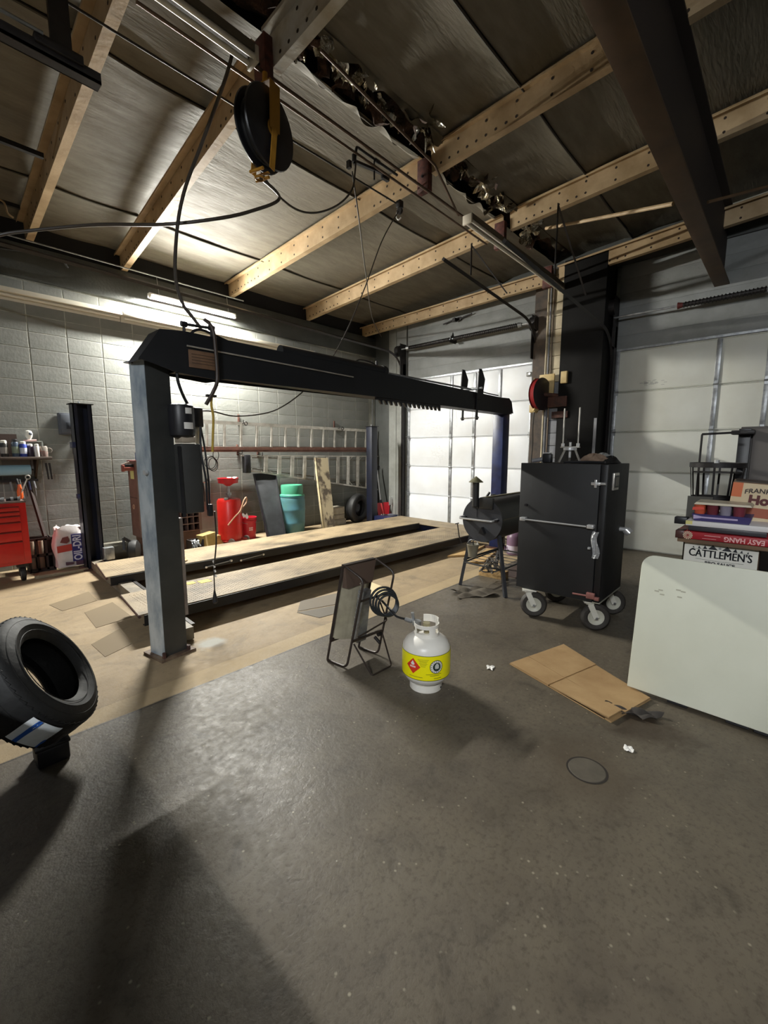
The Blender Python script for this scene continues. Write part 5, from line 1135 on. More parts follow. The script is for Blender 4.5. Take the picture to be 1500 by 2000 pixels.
# barrel pellet grill
gr = thing('barrel_grill', 'black barrel grill on splayed legs with a capped chimney', 'grill', (4.5, 2.37, 0))
gm = mat('grill_grey_black', '#3d3e42', .5, col2='#333438', scale=6, bump=.05); gd_ = mat('grill_dark', '#1e1e20', .5, col2='#2c2b28', scale=4)
X0g, X1g, yc, zc, rg = 4.12, 5.05, 2.375, .775, .235
wpart('barrel', MB().lathe([(.0, X0g), (rg-.01, X0g), (rg, X0g+.012), (rg, X1g-.01), (rg-.01, X1g), (0, X1g)], 44, T(0, yc, zc) @ R('Y', 90)), gd_, gr)
wpart('end_plate', MB().lathe([(0, X0g-.006), (rg+.004, X0g-.006), (rg+.004, X0g+.008), (0, X0g+.008)], 44, T(0, yc, zc) @ R('Y', 90)), gm, gr, 'round grey end plate')
wpart('chimney', MB().cyl((4.10, 2.45, .92), (4.10, 2.45, 1.18), .036, n=20).box(4.10, 4.16, 2.415, 2.485, .90, 1.0), gd_, gr)
wpart('chimney_cap', MB().lathe([(0, 1.245), (.075, 1.185), (.076, 1.178), (.0, 1.185)], 24, T(4.10, 2.45, 0)), mat('cap_olive', '#77735a', .5, col2='#5b583f', scale=6), gr, 'olive-tinted conical cap')
wpart('chimney_side_box', MB().box(4.09, 4.13, 2.24, 2.40, .90, 1.02, bev=.006), gd_, gr)  # dark box on the end plate beside the chimney
wpart('side_handle', MB().tube(rounded([(4.12, 2.60, .80), (4.03, 2.61, .785), (4.03, 2.21, .785), (4.12, 2.19, .80)], .03), .010), chrome, gr)
wpart('handle_bracket', MB().box(4.06, 4.12, 2.56, 2.62, .785, .80).box(4.06, 4.12, 2.17, 2.25, .785, .80), blacksteel, gr)
wpart('vent_knob', MB().prism([(-.035, -.02), (.035, -.02), (0, .05)], 0, .05, frame((4.115, 2.35, .655), (0, -1, 0), (0, 0, 1))), blacksteel, gr)
wpart('plate_crease', MB().box(4.110, 4.113, 2.432, 2.437, .80, .90), blacksteel, gr)
wpart('lid_seam', MB().box(4.15, 5.02, 2.14, 2.155, .79, .80).box(4.15, 5.02, 2.36, 2.40, 1.008, 1.02), mat('lid_dust', '#5b553f', .7), gr)
wpart('latch', MB().bar((4.28, 2.42, 1.01), (4.31, 2.40, 1.06), .02, .02).box(4.40, 4.46, 2.40, 2.44, 1.0, 1.03, bev=.005), blacksteel, gr)
legs = [((4.18, 2.54, .62), (4.13, 2.635, 0)), ((4.18, 2.20, .62), (4.07, 2.045, 0)), ((4.95, 2.54, .62), (5.02, 2.68, 0)), ((4.95, 2.20, .62), (5.05, 2.06, 0))]
for p, q in legs: wpart('leg', MB().bar(p, q, .035, .035), gm, gr)
wpart('shelf_frame', MB().tube([(4.14, 2.60, .27), (4.11, 2.12, .27)] , .010).tube([(4.11, 2.12, .27), (4.99, 2.12, .27)], .010).tube([(4.99, 2.12, .27), (4.99, 2.62, .27), (4.14, 2.60, .27)], .010), gd_, gr)
for k in range(6): wpart('shelf_wire', MB().cyl((4.26+.13*k, 2.61, .27), (4.25+.13*k, 2.12, .27), .004, n=6), gd_, gr)
wpart('curved_bar', MB().tube(smooth_path([(4.14, 2.60, .30), (4.4, 2.5, .345), (4.7, 2.46, .36)]), .012), gd_, gr)
wpart('drip_hook', MB().tube(rounded([(4.11, 2.44, .55), (4.06, 2.44, .55), (4.06, 2.44, .50)], .01), .005).tube([(4.02, 2.62, .72), (4.03, 2.60, .58), (4.06, 2.585, .50)], .006).tube([(4.0, 2.63, .72), (4.06, 2.63, .72)], .006), gd_, gr)
bu = thing('drip_bucket', 'small galvanised bucket hanging under the grill end', 'bucket', (4.04, 2.43, .375))
obj('body', MB().lathe([(.042, 0), (.045, .002), (.064, .135), (.068, .14), (.064, .143), (.058, .13), (.04, .01), (0, .01)], 26), mat('bucket_zinc', '#99937f', .5, metal=.3, col2='#7c776a', scale=7), bu)
obj('bail', MB().tube([(0, .064*math.cos(a), .14+.05*math.sin(a)) for a in [PI*k/12 for k in range(13)]], .003, 6), galv, bu)
t = thing('wood_block', 'pale wooden block under the grill shelf', 'block', (4.66, 2.52, 0))
obj('block', MB().box(-.05, .05, -.18, .16, 0, .10, bev=.003), woodm, t); obj('end_grain', MB().box(-.048, .048, -.182, -.18, .002, .098), mk('end_grain', '#8b6d44'), t)
t = thing('chain_heap', 'tangled grey cord hanging from the grill shelf', 'cord', (4.45, 2.45, .12))
for k in range(7): obj('strand', MB().tube(smooth_path([(random.uniform(-.12, .12), random.uniform(-.1, .1), .15), (random.uniform(-.1, .1), random.uniform(-.1, .1), .03), (random.uniform(-.1, .1), random.uniform(-.1, .1), .02), (random.uniform(-.12, .12), random.uniform(-.1, .1), .14)]), .008, 6), mk('strand_grey', '#6b645c'), t)
t = thing('additive_jug', 'purple and white jug on the floor half hidden behind the smoker cabinet', 'jug', (5.95, 2.88, 0))
obj('body', MB().lathe([(.10, 0), (.11, .01), (.11, .26), (.08, .31), (.03, .34)], 24), mk('jug_purple', '#7a5f74'), t)
obj('cap', MB().cyl((0, 0, .335), (0, 0, .37), .03), whitep, t); lb_ = obj('label', MB().lathe([(.1112, .04), (.1112, .14)], 24, cap=False), mk('jug_label', '#d6cbdc'), t)
text('lettering', 'LUC', .075, mk('jug_ink', '#6a4c74'), T(0, 0, 0) @ frame((-.108, .03, .095), (.35, -.94, 0), (0, 0, 1)), t, bend=.112, bold=.002)
for pts, l in ((((5.10, 3.48), (5.35, 3.30), (6.1, 3.45), (5.9, 3.62)), 'pale floor board beyond the grill, nearest the runway'), (((5.0, 3.05), (5.16, 2.92), (6.0, 3.16), (5.9, 3.3)), 'pale floor board beyond the grill, nearer the camera')):
    tag(obj('floor_board', MB().prism(pts, .001, .03), woodm), l, 'board', 'boards behind the grill')
tag(obj('black_floor_mat', MB().prism([(4.78, 2.05), (4.80, 2.50), (6.1, 2.62), (6.1, 2.1)], .001, .008), mat('mat_brown', '#4b3a34', .8, col2='#3a2e2a', scale=6)), 'dark brown mat on the floor under the grill', 'mat')
def cloth(name, label, cx, cy, sx, sy, h, m_, rz=0, seed=1, cat='rag'):
    rnd = random.Random(seed); ph = [rnd.uniform(0, 6) for _ in range(6)]
    b_ = MB().grid(lambda u, v: ((2*u-1)*sx*(1+.18*math.sin(5*v+ph[0])), (2*v-1)*sy*(1+.2*math.sin(6*u+ph[1])), .003+h*abs(math.sin(7*u+3*v+ph[2])*math.sin(5*v-2*u+ph[3]))), 26, 20)
    M_ = T(cx, cy, 0) @ R('Z', rz)
    for v in b_.b.verts: v.co = M_ @ v.co
    return tag(obj(name, b_, m_), label, cat)
cloth('floor_rag', 'crumpled grey-brown rag on the floor below the grill legs', 3.95, 2.36, .20, .13, .035, mat('rag_brown', '#5b5347', .9, col2='#453e34', scale=8), -30, 3)
cloth('floor_rag', 'dark twisted rag beside the lower end of the cardboard sheet', 2.70, .53, .13, .045, .03, mat('rag_dark', '#413b35', .9, col2='#2e2a26', scale=8), -70, 5)
for x, y, s_, l in ((2.62, 1.41, .03, 'white paper scrap on the floor between cylinder and cardboard'), (2.34, .47, .025, 'white paper scrap beside the round floor cover')):
    cloth('paper_scrap', l, x, y, s_, s_*.8, .007, paper, 20, int(x*100), 'paper')
tag(obj('newspaper_sheet', MB().prism([(3.16, 3.46), (3.50, 3.42), (3.44, 3.02), (3.12, 3.06)], 0, .004), mat('sheet_cream', '#d3bf97', .7)), 'flat cream sheet of card on the floor just behind the heater', 'sheet')
for pts, l, c in ((((2.36, 3.30), (2.56, 3.52), (3.0, 3.42), (2.8, 3.16)), 'grey rubber mat on the floor left of the heater, upper piece', '#6c6253'), (((2.34, 3.28), (2.78, 3.14), (2.66, 2.98), (2.40, 3.02)), 'grey rubber mat on the floor left of the heater, lower piece', '#625b50')):
    tag(obj('rubber_mat', MB().prism(pts, 0, .004), mk('mat'+c, c, .7)), l, 'mat', 'grey mats by the heater')
for pts, l in ((((.98, 4.75), (1.25, 4.88), (1.25, 4.30), (.95, 4.25)), 'brown worn mat at the left end of the lift, larger'), (((.80, 5.25), (1.18, 5.45), (1.16, 5.05), (.85, 4.95)), 'brown worn mat at the left end of the lift, farther'), (((.83, 3.9), (1.08, 4.08), (1.05, 3.68), (.84, 3.58)), 'brown worn mat beside the near lift post')):
    tag(obj('worn_mat', MB().prism(pts, 0, .003), mk('mat_worn', '#78684f', .8)), l, 'mat', 'worn mats by the lift')
t = thing('round_lid', 'pale round disc lying on the far runway', 'disc', (2.05, 5.30, .206))
obj('disc', MB().lathe([(0, 0), (.13, 0), (.135, .008), (.0, .012)], 28), mk('disc_cream', '#c9b487', .6), t); obj('rim', MB().torus(.125, .005, T(0, 0, .011), 28, 5), mk('disc_cream', '#c9b487', .6), t)
# round floor cover
t = thing('access_cover', 'round worn cover set in the floor at the lower right', 'floor cover', (2.045, .575, 0))
obj('lid', MB().lathe([(0, .0035), (.080, .0035), (.083, .001)], 36), mat('cover_lid', '#575044', .8, col2='#4a4439', scale=9, bump=.1), t)
obj('gap_ring', MB().lathe([(.083, .0012), (.088, .0015), (.092, .001)], 36, cap=False), mat('cover_gap', '#241e17', .9), t)
# flattened cardboard
cbd = thing('flattened_cardboard', 'flattened brown cardboard box lying on the floor before the white table', 'cardboard', (2.9, .95, 0))
c0, c1, c2, c3 = (2.765, 1.335), (3.335, 1.17), (2.93, .49), (2.515, .60)
def lerp(a, b, t_): return (a[0]+(b[0]-a[0])*t_, a[1]+(b[1]-a[1])*t_)
def flap(u0, u1, v0, v1, z, th=.005, name='flap', tilt=0):
    g = lambda u, v: lerp(lerp(c0, c3, v), lerp(c1, c2, v), u)
    a, b_, c_, d_ = g(u0, v0), g(u1, v0), g(u1, v1), g(u0, v1)
    return wpart(name, MB().hexa([(a[0], a[1], z), (b_[0], b_[1], z), (c_[0], c_[1], z+tilt), (d_[0], d_[1], z+tilt)], [(a[0], a[1], z+th), (b_[0], b_[1], z+th), (c_[0], c_[1], z+th+tilt), (d_[0], d_[1], z+th+tilt)]), cardb, cbd)
flap(0, 1, 0, 1, .001, name='bottom_sheet'); flap(0, .315, .004, .435, .0065, .007); flap(.33, 1, .0, .43, .0065, .005); flap(0, .315, .45, .98, .0065, .008, tilt=.014); flap(.33, .97, .445, 1, .0065, .006, tilt=.008)
flap(-.01, .02, 0, .95, .002, .004, name='torn_edge')
# dark gap lines of the flaps
# folding table on its edge
tb_ = thing('folding_table', 'white plastic folding table stood on its long edge at the right', 'table', (3.0, .1, 0))
tw = mat('table_white', '#dbdccb', .42, col2='#d3d4c2', scale=2, bump=.03)
n0 = Vector((2.95, .63, .03)); ty_ = Vector((-.045, -1, 0)).normalized(); tz_ = Vector((.13, 0, .80)).normalized(); th_ = ty_.cross(tz_).normalized()
if th_.x < 0: th_ = -th_
Hh = .845; Ll = 1.83; rc = .075
out = [(0, 0), (Ll, 0), (Ll, Hh-rc)]+[(Ll-rc+rc*math.cos(a), Hh-rc+rc*math.sin(a)) for a in [PI/2*k/6 for k in range(7)]]+[(rc+rc*math.cos(a), Hh-rc+rc*math.sin(a)) for a in [PI/2+PI/2*k/6 for k in range(7)]]
Mtab = Matrix(((ty_.x, tz_.x, th_.x, n0.x), (ty_.y, tz_.y, th_.y, n0.y), (ty_.z, tz_.z, th_.z, n0.z), (0, 0, 0, 1)))
for v in out: pass
top_ = MB().prism(out, 0, .014, Mtab)
bmesh.ops.recalc_face_normals(top_.b, faces=top_.b.faces[:])
es = [e for e in top_.b.edges if len(e.link_faces) == 2 and any(len(f.verts) > 4 for f in e.link_faces)]
bmesh.ops.bevel(top_.b, geom=es, offset=.005, segments=3, affect='EDGES', profile=.5)
wpart('tabletop', top_, tw, tb_)
ins = [(.012+x*(Ll-.024)/Ll, .012+y*(Hh-.024)/Hh) for x, y in out]
rim = MB()
rim.tube([Mtab @ Vector((x, y, .03)) for x, y in ins], .012, 6, True); wpart('rim', rim, tw, tb_)
wpart('leg_frame', MB().tube([Mtab @ Vector(p) for p in ((.25, .12, .04), (.25, .72, .04), (.85, .72, .04), (.85, .12, .04))], .013), blacksteel, tb_)
for x in (.22, .50, .62, .80, 1.1): wpart('edge_tab', MB().box(x, x+.10, -.012, .0, .004, .03, M=Mtab), blacksteel, tb_)
sc = MB()
for (x, y) in ((.10, .63), (.13, .615), (.21, .66), (.235, .655), (.22, .62), (.12, .64)): sc.box(x-.012, x+.012, y-.004, y+.004, -.0006, .0002, M=Mtab @ T(0, 0, 0) )
wpart('scuff_marks', sc, mk('scuff_warm', '#b4b29f', .7), tb_)['kind'] = 'stuff'

# things piled behind the table
XB = 3.36
tag(obj('support_crate', MB().box(XB+.02, XB+.42, -.35, .46, 0, .70, bev=.01), mat('crate_hidden', '#4a4744', .8, col2='#383634', scale=5)), 'grey crate behind the table carrying the stacked boxes', 'crate')
brownc = mat('carton_side', '#7a614a', .85, col2='#665140', scale=4)
cm = thing('sauce_carton', 'white barbecue sauce carton directly behind the table edge', 'carton', (XB+.19, .26, .70))
wpart('carton', MB().box(XB+.004, XB+.33, .085, .455, .70, .925, bev=.003), brownc, cm)
wpart('front_panel', MB().box(XB, XB+.004, .087, .453, .70, .924), mat('carton_white', '#dcdad0', .6), cm)
Mc = frame((XB-.001, .27, .857), (0, -1, .0), (0, 0, 1)); inkb = mk('ink_black', '#24262b', .6)
text('lettering', "CATTLEMEN'S", .054, inkb, Mc @ T(0, .004, 0), cm, bold=0, sx=.93, sy=1.25)
for ddx in (-.0016, .0016): text('lettering', "CATTLEMEN'S", .054, inkb, Mc @ T(ddx, .004, .0001), cm, bold=0, sx=.93, sy=1.25)
text('lettering', 'BBQ SAUCE', .026, inkb, Mc @ T(.005, -.052, 0), cm, bold=.0009, sx=1.1)
fl = MB()
for s in (-1, 1):
    for k, (w2, h2) in enumerate(((.05, .026), (.022, .020), (.014, .014), (.010, .010))):
        x = s*(.034+.030*k+(.01 if k else 0)); fl.prism([(x-w2*.5, .037), (x+w2*.5, .036), (x+s*.002, .039+h2)], 0, .0008, Mc)
obj('flame_art', fl, inkb, None)
fa = bpy.data.objects['flame_art']; fa.parent = cm; fa.matrix_parent_inverse = Matrix.Identity(4)
for v in fa.data.vertices: v.co = v.co-Vector(cm.location)
for ch in cm.children:
    if ch.name.startswith('lettering'):
        for v in ch.data.vertices: v.co = v.co-Vector(cm.location)
star = [(.012*(1 if k % 2 == 0 else .42)*math.sin(k*PI/5), .049+.012*(1 if k % 2 == 0 else .42)*math.cos(k*PI/5)) for k in range(10)]
wpart('star_art', MB().prism(star, 0, .0008, Mc), mk('star_grey', '#8d8f90'), cm)
wpart('rule_line', MB().prism([(-.145, .030), (-.06, .037), (-.06, .0385), (-.145, .0315)], 0, .0008, Mc).prism([(.145, .030), (.06, .037), (.06, .0385), (.145, .0315)], 0, .0008, Mc).prism([(-.12, -.030), (0, -.034), (.12, -.030), (.12, -.0315), (0, -.0355), (-.12, -.0315)], 0, .0008, Mc), inkb, cm)
# dart board box
db = thing('dartboard_box', 'flat red dartboard game box lying upside down on the sauce carton', 'box', (XB+.2, .15, .928))
wpart('box', MB().box(XB-.05, XB+.36, -.32, .50, .955, 1.0, bev=.003), mat('box_red', '#a8202a', .45, col2='#97202a', scale=4), db)
wpart('box_end', MB().box(XB-.051, XB+.05, .455, .502, .953, 1.002, bev=.002), mk('box_brown_end', '#4c2d28'), db)
wpart('brown_lid', MB().box(XB-.04, XB+.36, -.32, .49, .928, .955, bev=.003), brownc, db)
Md = frame((XB-.0515, .18, .977), (0, -1, 0), (0, 0, 1)) @ R('Z', 180)
o = text('lettering', 'EASY HANG', .040, mk('ink_pink', '#e7b9b6'), Md @ T(-.022, 0, 0), db, bold=.001, sx=.88)
for v in o.data.vertices: v.co = v.co-Vector(db.location)
Me = frame((XB-.0525, .435, .978), (0, -1, 0), (0, 0, 1))
wd = MB()
for k in range(14):
    a = k*2*PI/14; wd.prism([(.004*math.cos(a-.3), .004*math.sin(a-.3)), (.026*math.cos(a-.13), .026*math.sin(a-.13)), (.026*math.cos(a+.13), .026*math.sin(a+.13))], 0, .001, Me)
wpart('dartboard_print', wd, mk('dart_cream', '#cfc6ac'), db)['kind'] = 'stuff'
wpart('small_print', MB().box(XB-.0512, XB-.0508, .27, .35, .984, .987).box(XB-.0512, XB-.0508, .29, .36, .966, .968), mk('ink_pink', '#e7b9b6'), db)
t = thing('black_case', 'dark flat case under the white flat box, sticking out left', 'case', (XB+.2, .2, 1.005))
wpart('body', MB().box(XB-.02, XB+.34, .06, .44, 1.005, 1.036, bev=.004), mk('case_dark', '#36363a'), t); wpart('corner', MB().box(XB+.05, XB+.12, .46, .53, 1.03, 1.075, bev=.004), blacksteel, t)
t = thing('flat_white_box', 'long flat white box in the middle of the stack', 'box', (XB+.1, .2, 1.037))
wpart('body', MB().box(XB-.03, XB+.3, .05, .455, 1.037, 1.068, bev=.002), mk('flat_white', '#dad7d6', .5), t); wpart('yellow_corner', MB().box(XB-.0305, XB-.02, .42, .4553, 1.045, 1.068), mk('pale_yellow', '#d8cf86'), t)
cs = thing('snack_tray', 'purple tray of wrapped cups under clear film on the white flat box', 'tray', (XB+.1, .27, 1.069))
wpart('tray', MB().hexa([(XB-.005, .145, 1.069), (XB+.2, .145, 1.069), (XB+.2, .415, 1.069), (XB-.005, .415, 1.069)], [(XB-.01, .135, 1.112), (XB+.21, .135, 1.112), (XB+.21, .43, 1.112), (XB-.01, .43, 1.112)]), mat('tray_purple', '#3d3568', .45), cs)
wpart('tray_stripe', MB().box(XB-.0125, XB-.008, .20, .40, 1.088, 1.098).prism([(-.02, -.013), (.02, -.006), (.02, .006), (-.02, .013)], 0, .001, frame((XB-.0105, .40, 1.093), (0, -1, 0), (0, 0, 1))), mk('tray_lilac', '#b9aacb'), cs)
for k, (c, l) in enumerate((('#c65a3c', None), ('#6a2c34', None), ('#8d8796', None), ('#7a3540', None))):
    wpart('cup', MB().lathe([(.024, 1.075), (.031, 1.165), (.034, 1.17), (.0, 1.172)], 20, T(XB+.03, .395-.065*k, 0)), mk('cup'+c, c, .4), cs)
    wpart('cup', MB().lathe([(.024, 1.075), (.031, 1.165), (.034, 1.17), (.0, 1.172)], 20, T(XB+.10, .395-.065*k, 0)), mk('cup'+c, c, .4), cs)
wpart('paper_lid', MB().hexa([(XB-.002, .14, 1.172), (XB+.2, .14, 1.172), (XB+.2, .425, 1.172), (XB-.002, .425, 1.172)], [(XB+.002, .15, 1.184), (XB+.19, .15, 1.186), (XB+.19, .415, 1.190), (XB+.002, .415, 1.186)]), mk('lid_cream', '#c3b8a0', .4), cs)
wpart('logo_print', MB().prism([(-.03, -.01), (.03, -.004), (.028, .014), (-.028, .010)], 0, .001, frame((XB-.003, .40, 1.145), (0, -1, 0), (0, 0, 1))), mk('logo_red', '#d8503f'), cs)
# Frank's box
fb = thing('hot_sauce_carton', 'tilted orange and cream hot sauce carton at the right edge of the stack', 'carton', (XB+.2, .08, 1.07), rot=(0, 0, 0))
Mfk = T(XB+.215, .272, 1.07) @ R('X', 4) @ R('Z', 3)
fkm = mat('carton_cream', '#d9c9a8', .6, col2='#cfb894', scale=3)
o = obj('carton', MB().box(.004, .30, -.50, 0, 0, .245, M=Mfk, bev=.003), brownc, fb); o2 = obj('front_panel', MB().box(0, .004, -.50, 0, .0, .24, M=Mfk), fkm, fb)
o3 = obj('orange_corner', MB().box(-.0015, 0, -.052, 0, .15, .24, M=Mfk), mk('orange_panel', '#cf6f43'), fb); o4 = obj('red_foot', MB().box(-.0015, 0, -.30, -.09, .03, .09, M=Mfk), mk('panel_rust', '#a35a42'), fb)
o5 = obj('open_top', MB().box(.01, .29, -.49, -.01, .243, .25, M=Mfk), mk('open_dark', '#3a3026'), fb)
Mft = Mfk @ frame((-.0025, -.14, .185), (0, -1, 0), (0, 0, 1))
o6 = text('lettering', "FRANK'S", .040, mk('ink_brown', '#3a2b28'), Mft @ T(.0, .012, 0), fb, bold=.0008, arch=2.2)
o7 = text('lettering', 'Hot', .078, mk('ink_maroon', '#5a2222'), Mft @ T(.012, -.048, 0), fb, bold=.004)
for q in (o, o2, o3, o4, o5, o6, o7):
    for v in q.data.vertices: v.co = v.co-Vector(fb.location)
# wire basket stand behind
wbk = thing('black_basket_stand', 'black steel basket with hoop and rod frame behind the boxes', 'basket', (4.1, .40, 1.13))
cx, cy = 4.14, .40
wpart('hoop', MB().lathe([(.17, 1.385), (.175, 1.385), (.175, 1.42), (.17, 1.42), (.17, 1.385)], 30, T(cx, cy, 0) @ R('Z', 0), cap=False), darksteel, wbk)
wpart('lower_hoop', MB().lathe([(.145, 1.14), (.15, 1.14), (.15, 1.165), (.145, 1.165), (.145, 1.14)], 30, T(cx, cy, 0), cap=False), darksteel, wbk)
wpart('mid_plate', MB().lathe([(.0, 1.345), (.155, 1.345), (.155, 1.352), (0, 1.352)], 30, T(cx, cy, 0)), darksteel, wbk)
for k in range(10):
    a = k*2*PI/10; wpart('upright', MB().bar((cx+.17*math.cos(a), cy+.17*math.sin(a), 1.40), (cx+.147*math.cos(a), cy+.147*math.sin(a), 1.15), .014, .004), darksteel, wbk)
wpart('rod_frame', MB().tube(rounded([(4.02, .50, 1.15), (4.02, .50, 1.63), (4.02, .28, 1.64)], .008), .007).bar((4.02, .50, 1.63), (4.02, .24, 1.64), .01, .016), darksteel, wbk)
wpart('knob', MB().cyl((4.02, .395, 1.40), (4.02, .395, 1.44), .016, n=14), chrome, wbk)
wpart('stand_post', MB().cyl((cx, cy, 0), (cx, cy, 1.15), .03), darksteel, wbk); wpart('stand_foot', MB().lathe([(.2, 0), (.2, .02), (.03, .04)], 24, T(cx, cy, 0)), darksteel, wbk)
tag(obj('grey_board', MB().box(3.86, 3.88, .38, .53, .0, 1.18), mat('board_grey', '#5a5852', .7)), 'grey upright board end left of the snack tray', 'board')
dcab = thing('dark_cabinet', 'tall dark metal cabinet at the right edge of the photo', 'cabinet', (4.5, -.1, 0))
wpart('body', MB().box(4.25, 4.8, -.75, .29, .04, 1.69, bev=.006), mat('cab_dark', '#4a4643', .5, col2='#3f3b39', scale=3), dcab)
wpart('door', MB().box(4.232, 4.25, -.75, .215, .06, 1.67, bev=.004), mat('cab_dark_door', '#55504d', .5), dcab)
wpart('black_edge', MB().box(4.225, 4.26, .225, .30, .04, 1.675, bev=.004), blacksteel, dcab); wpart('base', MB().box(4.27, 4.78, -.73, .27, 0, .04), blacksteel, dcab)
wpart('top_bracket', MB().box(4.14, 4.26, .20, .34, 1.63, 1.66, bev=.006), darksteel, dcab)
dcab.location.x += .10; dcab.location.y += .01

# smoker cabinet on wheels
sk = thing('smoker_cabinet', 'big black square smoker cabinet on pneumatic casters', 'smoker', (4.05, 1.42, 0))
skm = mat('smoker_black', '#161617', .6, col2='#1f1f20', scale=4, bump=.06, rrough=.7)
XF, XK, YL, YR, ZB, ZT = 3.72, 4.34, 1.045, 1.765, .27, 1.40
wpart('body', MB().box(XF+.03, XK, YL, YR, ZB, ZT, bev=.004), skm, sk)
dr_ = wpart('door', MB().box(XF, XF+.028, YL+.055, YR+.003, ZB-.005, ZT+.003, bev=.004), skm, sk, 'large black front door')
wpart('side_trim', MB().box(XF+.006, XF+.03, YL, YL+.05, ZB, ZT, bev=.004), mat('trim_black', '#121214', .5), sk)
wpart('door_handle', MB().cyl((XF-.045, 1.71, .905), (XF-.045, 1.17, .90), .007, n=8), chrome, sk, 'thin chrome bar', parent=dr_)
for y, z in ((1.725, .905), (1.15, .90)): wpart('handle_mount', MB().box(XF-.052, XF, y-.04, y+.012, z-.014, z+.016, bev=.004), chrome, sk, parent=dr_)
wpart('hinge', MB().box(XF-.018, XF, 1.09, 1.16, 1.235, 1.26, bev=.004).box(XF-.02, XF, 1.115, 1.135, 1.215, 1.28, bev=.004).cyl((XF-.01, 1.05, 1.25), (XF-.01, 1.09, 1.25), .011), chrome, sk, 'worn bright latch', parent=dr_)
wpart('toggle_clamp', MB().cyl((XF-.02, 1.25, .315), (XF-.02, 1.14, .32), .008).box(XF-.03, XF, 1.075, 1.14, .30, .35, bev=.005).box(XF-.03, XF-.0, 1.04, 1.075, .295, .325, bev=.004), mat('clamp_red2', '#9c6a64', .4, metal=.4), sk, 'red and chrome toggle clamp', parent=dr_)
wpart('foil_patch', MB().grid(lambda u, v: (XF-.012+.008*math.sin(9*u+7*v), 1.125-.05*u+.012*math.sin(6*v), .86-.22*v), 8, 14).cyl((XF-.02, 1.15, .72), (XF-.02, 1.13, .72), .012), mat('foil_grey', '#b2b4b6', .35, metal=.5, bump=.6, scale=20), sk, 'crumpled foil patch', parent=dr_)
wpart('small_knob', MB().cyl((XF, 1.70, 1.03), (XF-.02, 1.70, 1.03), .012), blacksteel, sk, parent=dr_)
th = wpart('thermometer', MB().box(3.85, 3.99, YL-.016, YL, 1.19, 1.33, bev=.004), alu, sk, 'square framed gauge on the side')
wpart('gauge_face', MB().box(3.87, 3.97, YL-.019, YL-.015, 1.21, 1.31), blacksteel, sk, parent=th)
wpart('gauge_digits', MB().box(3.885, 3.955, YL-.021, YL-.018, 1.225, 1.295), mk('gauge_grey', '#6c675c'), sk, parent=th)
wpart('side_knob', MB().cyl((4.18, YL, .83), (4.18, YL-.06, .83), .02).cyl((4.18, YL-.05, .83), (4.18, YL-.08, .80), .035), chrome, sk)
wpart('base_frame', MB().box(XF+.02, XK, YL, YR, ZB-.012, ZB), mat('frame_pale', '#a9a99a', .6), sk)
def caster(x, y, rz):
    Mq = T(x, y, 0) @ R('Z', rz)
    cz = wpart('caster_plate', MB().box(-.05, .07, -.05, .05, .246, .258, M=Mq).cyl(Mq @ Vector((.01, 0, .225)), Mq @ Vector((.01, 0, .247)), .035), whitep, sk)
    for s in (-1, 1): wpart('caster_fork', MB().bar(Mq @ Vector((.0, .045*s, .235)), Mq @ Vector((.055, .045*s, .115)), .006, .045, Mq.to_3x3() @ Vector((1, 0, 0))), whitep, sk, 'cream painted fork', parent=cz)
    Mw = Mq @ T(.055, 0, .118) @ R('X', 90)
    wpart('caster_tyre', MB().lathe([(.062, -.024), (.075, -.034), (.10, -.034), (.114, -.02), (.118, 0), (.114, .02), (.10, .034), (.075, .034), (.062, .024), (.062, -.024)], 32, Mw, cap=False), mat('caster_rubber', '#3b3733', .7, bump=.2, scale=20), sk, parent=cz)
    wpart('caster_rim', MB().lathe([(0, -.018), (.03, -.014), (.05, -.02), (.062, -.028), (.066, -.028), (.066, .028), (.062, .028), (.05, .02), (.03, .014), (0, .018)], 28, Mw), mat('rim_pale', '#c9c7b8', .4), sk, parent=cz)
    wpart('axle', MB().cyl(Mq @ Vector((.055, -.055, .118)), Mq @ Vector((.055, .055, .118)), .010), galv, sk, parent=cz)
caster(3.74, 1.66, -62); caster(3.79, 1.14, -58); caster(4.28, 1.14, -50); caster(4.28, 1.66, -50)
# things on top of the smoker
gp_ = thing('gear_puller', 'chrome three-legged puller with two upright rods on the smoker cabinet', 'tool', (3.98, 1.44, 1.404))
wpart('yoke_ring', MB().lathe([(.022, 0), (.055, 0), (.055, .025), (.022, .025), (.022, 0)], 24, T(3.98, 1.44, 1.515), cap=False), chrome, gp_)
for k in range(3):
    a = math.radians(20+120*k); wpart('leg', MB().bar((3.98+.045*math.cos(a), 1.44+.045*math.sin(a), 1.525), (3.98+.10*math.cos(a), 1.44+.10*math.sin(a), 1.41), .018, .01), alu, gp_)
wpart('cross_plate', MB().box(3.96, 4.0, 1.36, 1.52, 1.535, 1.548, bev=.004), alu, gp_)
for y in (1.505, 1.375): wpart('upright_rod', MB().cyl((3.98, y, 1.54), (3.98, y, 1.88), .0065), alu, gp_); wpart('nut', MB().cyl((3.98, y, 1.545), (3.98, y, 1.575), .014, n=6), chrome, gp_)
wpart('screw', MB().cyl((3.98, 1.44, 1.45), (3.98, 1.44, 1.585), .010), chrome, gp_); wpart('screw_handle', MB().cyl((3.96, 1.47, 1.61), (4.0, 1.43, 1.60), .007), darksteel, gp_)
t = thing('impact_wrench', 'grey and black air tool lying at the left on the smoker cabinet', 'tool', (3.9, 1.65, 1.404))
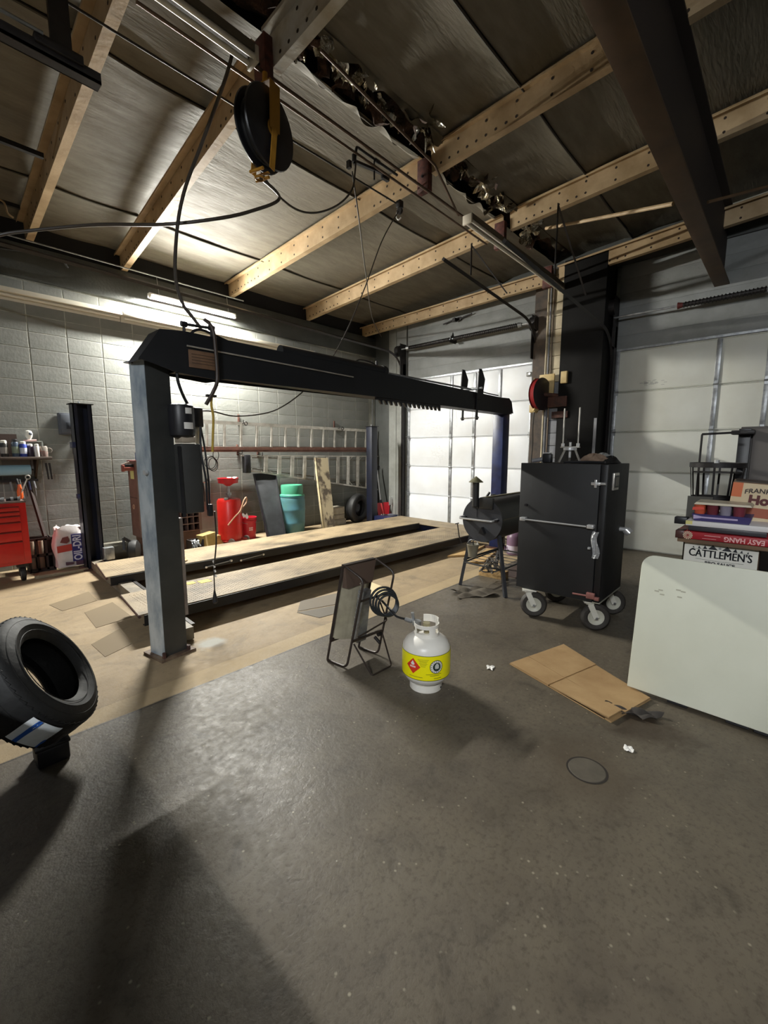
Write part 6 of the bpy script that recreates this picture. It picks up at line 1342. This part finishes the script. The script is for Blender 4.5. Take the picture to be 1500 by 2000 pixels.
wpart('handle', MB().cyl((3.86, 1.73, 1.42), (3.89, 1.62, 1.44), .018, .022), mk('tool_grey', '#77777a'), t); wpart('head', MB().box(3.86, 3.92, 1.56, 1.64, 1.405, 1.485, bev=.012), blacksteel, t); wpart('bright_top', MB().box(3.86, 3.92, 1.575, 1.635, 1.485, 1.497, bev=.003), chrome, t)
t = thing('rag_heap', 'heap of dark and tan rags piled right of the puller', 'rag', (4.1, 1.25, 1.404))
def heap(cx, cy, sx, sy, h, sd):
    r_ = random.Random(sd); ph = [r_.uniform(0, 6) for _ in range(5)]
    def f(u, v):
        a = 2*PI*u; q = v; rr2 = q*(1+.15*math.sin(3*a+ph[0])+.08*math.sin(7*a+ph[1]))
        return (cx+sx*rr2*math.cos(a), cy+sy*rr2*math.sin(a), 1.404+h*(1-q*q)*(1+.3*math.sin(5*a+ph[2]+6*q))+.002)
    return MB().grid(f, 36, 8)
wpart('tan_rag', heap(4.08, 1.27, .08, .15, .065, 2), mat('rag_tan', '#8d7765', .9, col2='#6e5b4d', scale=14, bump=.5), t)
wpart('black_cloth', heap(4.14, 1.38, .10, .09, .03, 5), rubber, t); wpart('black_cloth', heap(4.12, 1.14, .14, .08, .05, 8), rubber, t)
wpart('plastic_wrap', heap(4.16, 1.22, .06, .14, .07, 9), mat('wrap_grey', '#9a9a96', .3, alpha=.3), t)
tag(obj('flat_bar_tool', MB().tube(smooth_path([(3.80, 1.42, 1.415), (3.80, 1.25, 1.418), (3.79, 1.09, 1.416)]), .010), blacksteel), 'black rod lying along the front edge of the smoker top', 'tool')
# unseen box added behind the camera to cast a standing person's shadow
rk = thing('storage_rack', 'tall closed steel rack behind the camera, out of frame', 'rack', (-.3, -.8, 0))
wpart('body', MB().box(-1.0, .40, -1.1, -.55, .05, 1.75, bev=.01), mat('rack_grey', '#5a5c5e', .6), rk)
wpart('base', MB().box(-.98, .38, -1.08, -.57, 0, .05), blacksteel, rk)
# unseen low box added left of the camera to darken the lower left floor
rk = thing('bench_rack', 'long closed steel bench rack left of the camera, out of frame', 'rack', (-1.1, .9, 0))
wpart('body', MB().box(-1.3, -.9, -.5, 2.2, .05, 1.5, bev=.01), mat('rack_grey', '#5a5c5e', .6), rk)
wpart('base', MB().box(-1.28, -.92, -.48, 2.18, 0, .05), blacksteel, rk)
